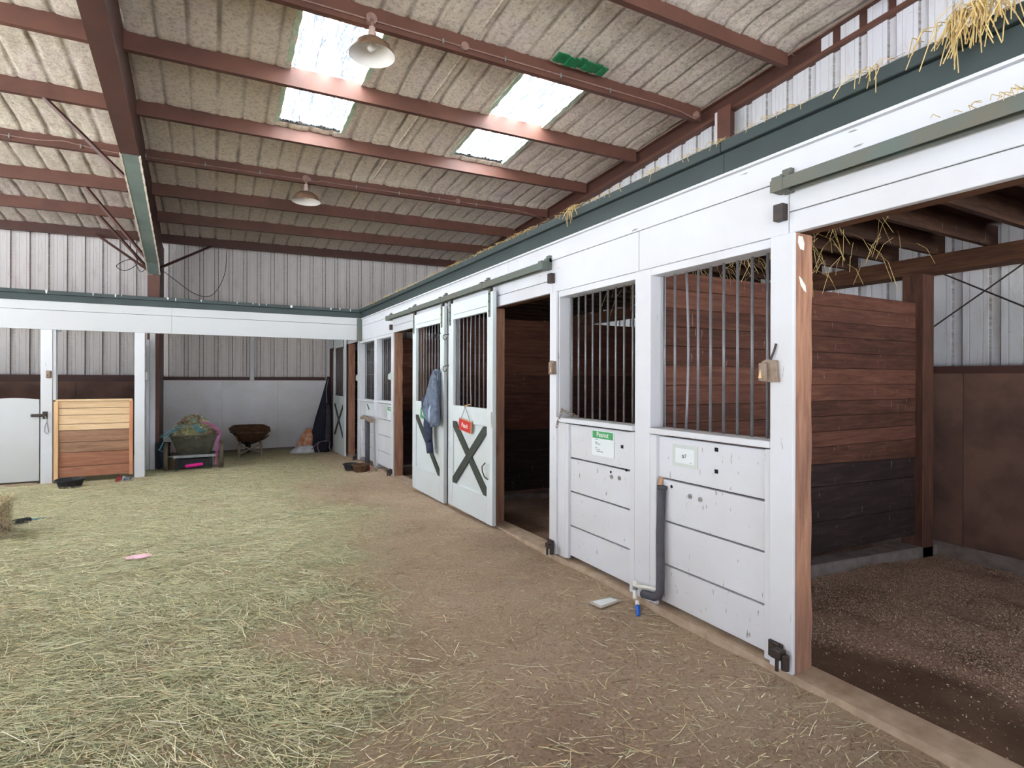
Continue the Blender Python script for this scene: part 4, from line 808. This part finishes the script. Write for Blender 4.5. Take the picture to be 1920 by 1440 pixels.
# loft hay seen hanging above the windows
def lofthay(y0, y1, n, seed, lab):
    R = np.random.default_rng(seed); out = B()
    for k in range(n):
        y = R.uniform(y0, y1); x = R.uniform(2.9, 4.2); z = R.uniform(2.3, 2.72); l = R.uniform(.08, .3); a = R.uniform(0, 6.28)
        out.tube([(x, y, z), (x + .3 * l * math.cos(a), y + .5 * l * math.sin(a), z - .3 * l), (x + .5 * l * math.cos(a), y + .9 * l * math.sin(a), z - l)], .0018, 3, False)
    o = out.make('hanging_hay', 'straw'); o['kind'] = 'stuff'; o['label'] = lab
lofthay(1.95, 2.75, 90, 3, 'hay strands hanging from the loft behind the #7 window'); lofthay(3.0, 3.9, 120, 4, 'hay strands hanging from the loft behind the chained window')

# ------------------------------------------------------------------ things on the floor
FZ = lambda x, y: float(zf(np.array([x]), np.array([y]))[0])
# garden cart
cx0, cy0 = -.275, 11.48; z0 = FZ(cx0, cy0)
gc = thing('garden_cart', 'grey green two wheeled garden cart heaped with hay', 'cart', (cx0, cy0, z0))
def rr(w, d, zc, y, c=.05, n=5, zt=0):
    p = []
    for sx, sy, a0 in ((1, -1, -90), (1, 1, 0), (-1, 1, 90), (-1, -1, 180)):
        for k in range(n): a = math.radians(a0 + 90 * k / (n - 1)); p.append((cx0 + sx * (w / 2 - c) + c * math.cos(a), y + sy * (d / 2 - c) + c * math.sin(a), zc))
    return p
B().rings([rr(.52, .62, z0 + .28, cy0 + .4), rr(.60, .78, z0 + .42, cy0 + .4), rr(.755, .98, z0 + .64, cy0 + .4), rr(.79, 1.01, z0 + .645, cy0 + .4), rr(.79, 1.01, z0 + .625, cy0 + .4), rr(.765, .99, z0 + .62, cy0 + .4)], True, False).make('tray', 'greycart', gc, smooth=False)
B().rings([rr(.5, .6, z0 + .285, cy0 + .4), rr(.73, .95, z0 + .638, cy0 + .4)], True, False).make('tray_lining', 'greycart', gc); BX(cx0 - .25, cx0 + .25, cy0 + .12, cy0 + .7, z0 + .275, z0 + .285).make('tray_floor', 'greycart', gc)
BX(cx0 - .33, cx0 + .36, cy0 + .03, cy0 + .09, z0 + .225, z0 + .275).make('axle_bar', 'galv', gc, bevel=.004)
for s in (-1, 1):
    X0 = cx0 + s * .435; w = B(); w.rings([[(X0 + dx, cy0 + .12 + r_ * math.cos(a), z0 + .255 + r_ * math.sin(a)) for dx, r_ in ((-.03, .19), (-.034, .235), (-.02, .255), (.02, .255), (.034, .235), (.03, .19))] for a in np.linspace(0, 2 * math.pi, 33)], True, False)
    wo = w.make('wheel', 'tyre', gc, smooth=True); B().tube([(X0 - .012, cy0 + .12, z0 + .255), (X0 + .012, cy0 + .12, z0 + .255)], .19, 20).make('disc', 'greycart', wo); B().tube([(X0 - s * .12, cy0 + .12, z0 + .255), (X0 + s * .04, cy0 + .12, z0 + .255)], .016, 8).make('axle', 'galv', wo)
for s in (-1, 1): BX(cx0 + s * .26 - .03, cx0 + s * .26 + .03, cy0 + .02, cy0 + .12, z0, z0 + .23).make('leg', 'black', gc, bevel=.006)
BX(cx0 - .28, cx0 + .27, cy0 + .05, cy0 + .1, z0 + .03, z0 + .225).make('front_apron', 'black', gc, bevel=.006); BX(cx0 - .29, cx0 + .29, cy0 + .05, cy0 + .6, z0 + .2, z0 + .225).make('underframe', 'black', gc)
tag(B().tube([(cx0 - .135, cy0 - .01, z0 + .075), (cx0 - .1, cy0 - .02, z0 + .085), (cx0 + .1, cy0 - .02, z0 + .105), (cx0 + .135, cy0 - .01, z0 + .11)], [.028, .032, .032, .022], 10).make('pink_scoop', 'pink', smooth=True), 'bright pink plastic handle under the front of the garden cart', 'tool handle')
# heap of hay in the cart
def heap(name, lab, c, rx, ry, h, seed, dens, pal_p):
    R = np.random.default_rng(seed); n = dens; a = R.uniform(0, 6.28, n); r_ = R.random(n) ** .5; x = c[0] + rx * r_ * np.cos(a); y = c[1] + ry * r_ * np.sin(a)
    hz = h * (1 - r_ ** 2.2) * (.85 + .3 * vnoise(x * 9 + 30, y * 9 + 30, seed)); z = c[2] + hz - .03 * R.random(n)
    HP = np.array([srgb(c) for c in ((226, 220, 172), (206, 210, 164), (168, 196, 172), (204, 176, 148), (186, 152, 132), (150, 144, 108), (238, 232, 198), (176, 204, 196))])
    cl = vnoise(x * 7 + 20, z * 7 + 20, seed + 1); col = HP[np.clip((cl * 9 + R.normal(0, .8, n) - .5).astype(int), 0, 7)] * R.uniform(.7, 1.2, n)[:, None]
    o = strands(name, np.stack([x, y, z], 1), R.uniform(0, 6.28, n), R.uniform(.05, .13, n), R.uniform(.006, .014, n), col, R.normal(-.05, .35, n)); o['kind'] = 'stuff'; o['label'] = lab; return o
rs_ = [[(cx0 + .36 * r_ * math.cos(a), cy0 + .4 + .46 * r_ * math.sin(a), z0 + .58 + .3 * (1 - r_ ** 2.2) * (1 + .1 * math.sin(5 * a + 9 * r_))) for a in np.linspace(0, 2 * math.pi, 25)[:-1]] for r_ in (1, .85, .65, .4, .15)]
hp = B().rings(rs_).make('hay_heap', 'straw', smooth=True); hp['kind'] = 'stuff'; hp['label'] = 'heap of hay filling the garden cart'
heap('hay_heap_strands', 'tousled hay strands on the cart heap', (cx0 - .01, cy0 + .4, z0 + .62), .37, .47, .33, 6, 4200, [.22, .16, .14, .2, .1, .06, .08, .04]).parent = hp; bpy.data.objects['hay_heap_strands'].location = -Vector(W['hay_heap'])
def tangle(name, lab, mat, pts, n, spread, seed, r=.004):
    R = np.random.default_rng(seed); out = B()
    for k in range(n):
        P_ = [Vector(p) + Vector(R.normal(0, spread, 3)) for p in pts]; out.tube(P_, r, 4, False)
    return tag(out.make(name, mat, smooth=True), lab, 'twine')
tangle('baling_twine', 'pink baling twine trailing over the right side of the hay cart', 'pinktw', [(cx0 + .1, cy0 + .1, z0 + .86), (cx0 + .24, cy0 + .05, z0 + .82), (cx0 + .34, cy0 - .02, z0 + .76), (cx0 + .41, cy0 - .06, z0 + .66), (cx0 + .38, cy0 - .08, z0 + .56), (cx0 + .37, cy0 - .06, z0 + .42), (cx0 + .35, cy0 - .04, z0 + .2), (cx0 + .32, cy0 - .04, z0 + .1)], 8, .02, 3, .003)
tangle('baling_twine', 'blue baling twine trailing off the left side of the hay cart', 'bluetw', [(cx0 - .2, cy0 + .2, z0 + .8), (cx0 - .3, cy0 + .1, z0 + .74), (cx0 - .42, cy0 + .0, z0 + .68), (cx0 - .48, cy0 - .02, z0 + .63), (cx0 - .5, cy0 - .02, z0 + .66)], 10, .024, 4, .003)
tag(B().tube([(cx0 - .38, cy0 - .02, z0 + .66), (cx0 - .46, cy0 - .05, z0 + .56), (cx0 - .53, cy0 - .06, z0 + .4)], .008, 6).make('twine_end', 'bluetw'), 'loose end of blue twine hanging left of the cart', 'twine')
tangle('baling_twine', 'pale blue twine tangled on top of the hay heap', 'bluetw', [(cx0 - .02, cy0 - .0, z0 + .84), (cx0 + .08, cy0 - .06, z0 + .76), (cx0 + .17, cy0 - .02, z0 + .72), (cx0 + .05, cy0 - .05, z0 + .7), (cx0 + .02, cy0 - .06, z0 + .8)], 10, .03, 5, .003)
bk = thing('bucket', 'dark navy bucket behind the left wheel of the garden cart', 'bucket', (-.785, 12.02, FZ(-.785, 12.02)))
zb = W[bk.name][2]; B().lathe([(.09, 0), (.112, .46), (.12, .46), (.12, .49), (.108, .49), (.085, .02), (.001, .02)], (-.785, 12.02, zb), 20).make('shell', 'navy', bk, smooth=False); B().tube([(-.9, 12.02, zb + .47), (-.88, 11.95, zb + .38), (-.785, 11.9, zb + .34), (-.69, 11.95, zb + .38), (-.67, 12.02, zb + .47)], .005, 5).make('bail', 'galv', bk)
# wheelbarrow
wx, wy = .735, 13.2; wz = FZ(wx, wy)
wb_ = thing('wheelbarrow', 'rusty brown wheelbarrow against the white bay wall', 'wheelbarrow', (wx, wy, wz))
def oct_(w, d, zc, tilt, y): return [(wx + w / 2 * px, y + d / 2 * py, wz + zc + tilt * py) for px, py in ((-.7, -1), (.7, -1), (.95, -.75), (1, .2), (.75, .9), (.4, 1), (-.4, 1), (-.75, .9), (-1, .2), (-.95, -.75))]
B().rings([oct_(.36, .42, .33, .0, wy + .15), oct_(.5, .6, .4, .02, wy + .15), oct_(.79, 1.0, .6, .05, wy + .15), oct_(.82, 1.03, .605, .05, wy + .15), oct_(.82, 1.03, .59, .05, wy + .15), oct_(.77, .97, .592, .05, wy + .15), oct_(.36, .42, .345, .0, wy + .15)]).make('tray', 'rustdk', wb_)
for s in (-1, 1):
    B().tube([(wx + s * .3, wy - .75, wz + .52), (wx + s * .25, wy - .2, wz + .40), (wx + s * .2, wy + .3, wz + .31), (wx + s * .06, wy + .85, wz + .2)], .02, 6).make('handle', 'rustdk', wb_, smooth=True)
    B().tube([(wx + s * .18, wy + .1, wz + .33), (wx + s * .215, wy, wz + .28), (wx + s * .225, wy - .02, wz)], .03, 6).make('leg', 'rust', wb_)
    B().tube([(wx + s * .2, wy - .02, wz + .26), (wx - s * .2, wy - .03, wz + .08)], .02, 6).make('cross_brace', 'rust', wb_)
    B().tube([(wx + s * .13, wy + .2, wz + .34), (wx + s * .1, wy + .5, wz + .26)], .016, 6).make('strut', 'galv', wb_)
w = B(); w.rings([[(wx + dx, wy + .8 + r_ * math.cos(a), wz + .2 + r_ * math.sin(a)) for dx, r_ in ((-.03, .12), (-.05, .17), (-.03, .2), (.03, .2), (.05, .17), (.03, .12))] for a in np.linspace(0, 2 * math.pi, 25)], True, False); wo = w.make('wheel', 'black', wb_, smooth=True); B().tube([(wx - .03, wy + .8, wz + .2), (wx + .03, wy + .8, wz + .2)], .12, 14).make('rim', 'galv', wo)
# blanket and feed bag in the far corner
bx, by = 2.36, 13.55; zb = FZ(bx, by)
bt = thing('horse_blanket', 'dark navy horse blanket draped in the corner beside the farthest door', 'blanket', (2.2, 13.5, zb))
loft('drape', 'blanket', bt, [((2.44, 13.58, zb + 1.76), .03, .03), ((2.42, 13.57, zb + 1.6), .06, .05), ((2.37, 13.55, zb + 1.2), .1, .11), ((2.31, 13.53, zb + .8), .12, .17), ((2.26, 13.5, zb + .4), .14, .22), ((2.22, 13.48, zb + .14), .15, .25), ((2.21, 13.47, zb + .01), .14, .25)], 32, .12, 7, 1)
loft('fold', 'blanketgr', bt, [((2.40, 13.42, zb + 1.1), .02, .04), ((2.40, 13.38, zb + .9), .03, .055), ((2.39, 13.35, zb + .5), .035, .06), ((2.38, 13.33, zb + .25), .03, .06)], 16, .06, 3, 2)
B().tube([(2.42, 13.5, zb + 1.72), (2.36, 13.43, zb + 1.45), (2.37, 13.4, zb + 1.15)], .01, 5).make('binding', 'binding', bt); B().tube([(2.02, 13.32, zb + .08), (2.1, 13.28, zb + .2), (2.2, 13.28, zb + .26), (2.35, 13.3, zb + .28)], .01, 5).make('binding', 'binding', bt)
for xx_ in (2.16, 2.42): B().tube([(xx_, 13.28, zb + .26), (xx_ - .02, 13.27, zb + .12), (xx_ + .03, 13.27, zb + .01)], .012, 5).make('strap', 'binding', bt)
fb = thing('feed_bag', 'crumpled orange and white feed bag beside the dark blanket', 'bag', (1.9, 13.45, zb))
loft('bag_upper', 'bagor', fb, [((1.93, 13.5, zb + .14), .13, .2), ((1.95, 13.5, zb + .26), .12, .18), ((1.98, 13.5, zb + .4), .09, .14), ((2.0, 13.52, zb + .5), .06, .09), ((1.99, 13.52, zb + .56), .03, .05)], 26, .22, 7, 3)
loft('bag_lower', 'bagpl', fb, [((1.88, 13.44, zb), .16, .28), ((1.88, 13.44, zb + .06), .17, .27), ((1.91, 13.46, zb + .13), .14, .22), ((1.93, 13.48, zb + .18), .11, .17)], 26, .16, 6, 1)
# bowls
def bowl(x, y, r_, h, lab, mat, fill):
    z = FZ(x, y) - .004; t = thing('feed_bowl', lab, 'bowl', (x, y, z), 'rubber feed bowls on the floor')
    B().lathe([(.001, 0), (r_ * .72, 0), (r_ * .9, h * .8), (r_, h * .86), (r_, h), (r_ * .92, h), (r_ * .84, h * .8), (r_ * .7, h * .15), (.001, h * .15)], (x, y, z), 28).make('shell', mat, t, smooth=False)
    B().lathe([(.001, h * .2), (r_ * .72, h * .19)], (x, y, z), 20).make('contents', fill, t)
bowl(-1.86, 10.42, .185, .13, 'black rubber feed bowl in front of the plank gate', 'black', 'stall'); bowl(2.19, 10.0, .145, .12, 'black rubber feed bowl beside the hydrant', 'black', 'stall'); bowl(2.29, 9.72, .15, .135, 'brown feed bowl at the foot of the hydrant', 'rustdk', 'stall')
# laminated sheet on the floor
ls = thing('laminated_sheet', 'laminated white sheet lying on the dirt by the corner post', 'sheet', (2.33, 2.97, FZ(2.33, 2.97)))
zq = FZ(2.33, 2.97) + .012
def flat(name, mat, pts, z, t, par): B().prism([(x, y, z) for x, y in pts], (0, 0, t)).make(name, mat, par)
flat('laminate', 'sheetedge', [(2.263, 3.056), (2.46, 3.066), (2.50, 2.97), (2.284, 2.936)], zq, .003, ls); flat('paper', 'paper', [(2.295, 3.05), (2.445, 3.042), (2.47, 2.986), (2.302, 2.965)], zq + .003, .0015, ls)
o = B(); pk = [(-.645, 5.66), (-.60, 5.70), (-.52, 5.715), (-.455, 5.68), (-.45, 5.62), (-.53, 5.585), (-.62, 5.60)]
tag(B().prism([(x, y, FZ(-.55, 5.65) + .018) for x, y in pk], (0, 0, .006)).make('pink_flake', simple('pale_pink', (255, 196, 220), .6)), 'small flat pink plastic piece lying in the hay', 'plastic piece')
hk = thing('hoof_pick', 'black handled tool with a blue tip lying by the hay bale', 'tool', (-1.85, 7.85, FZ(-1.85, 7.85)))
zt = W[hk.name][2] + .03; B().tube([(-1.96, 7.72, zt), (-1.93, 7.735, zt), (-1.78, 7.85, zt), (-1.75, 7.87, zt)], [.02, .034, .034, .026], 10).make('grip', 'black', hk, smooth=True); B().tube([(-1.75, 7.87, zt), (-1.64, 7.94, zt - .01)], [.014, .006], 6).make('tip', 'bluetw', hk); B().tube([(-1.97, 7.71, zt), (-2.0, 7.69, zt)], .02, 8).make('collar', 'galv', hk)
# hay bale at the left edge
bz = FZ(-2.15, 7.2); hb = thing('hay_bale', 'tan hay bale cut off by the left edge of the photo', 'hay bale', (-2.25, 7.28, bz))
b = B(); b.hexa([(x, y, z) for z in (bz, bz + .36) for y in (7.08, 7.5) for x in (-2.75, -1.85)]); b.make('core', 'straw', hb, bevel=.04)
R = np.random.default_rng(8); n = 5000; face = R.integers(0, 3, n); x = R.uniform(-2.75, -1.82, n); y = R.uniform(7.06, 7.52, n); z = bz + R.uniform(0, .38, n)
x = np.where(face == 0, -1.83 + R.normal(0, .015, n), x); y = np.where(face == 1, 7.07 + R.normal(0, .012, n), y); z = np.where(face == 2, bz + .37 + R.normal(0, .01, n), z)
o = strands('loose_strands', np.stack([x, y, z], 1), R.normal(1.57, .8, n), R.uniform(.04, .16, n), R.uniform(.002, .004, n), PAL[R.choice(8, n, p=[.2, .1, .08, .14, .24, .06, .04, .14])] * R.uniform(.6, 1.05, n)[:, None], R.normal(0, .4, n)); o.parent = hb; o.location = -Vector(W[hb.name]); o['kind'] = 'stuff'
for yq in (7.18, 7.4): B().tube([(-2.75, yq, bz + .375), (-1.82, yq, bz + .375), (-1.815, yq, bz)], .005, 5).make('twine', 'pinktw', hb)
# litter by the gate
lt = thing('litter', 'small heap of red and grey wrappers at the foot of the plank gate', 'litter', (-1.23, 10.75, FZ(-1.23, 10.75)))
zt = W[lt.name][2]
for k, (dx, m) in enumerate(((-.08, 'redvalve'), (-.03, 'papergr'), (.03, 'denim'), (.07, 'inkgr'))):
    loft('wrapper', m, lt, [((-1.23 + dx, 10.75 + .04 * (k % 2), zt), .04, .045), ((-1.22 + dx, 10.75 + .04 * (k % 2), zt + .05), .035, .04), ((-1.22 + dx, 10.76, zt + .09 - .015 * k), .01, .015)], 10, .3, 4, k)
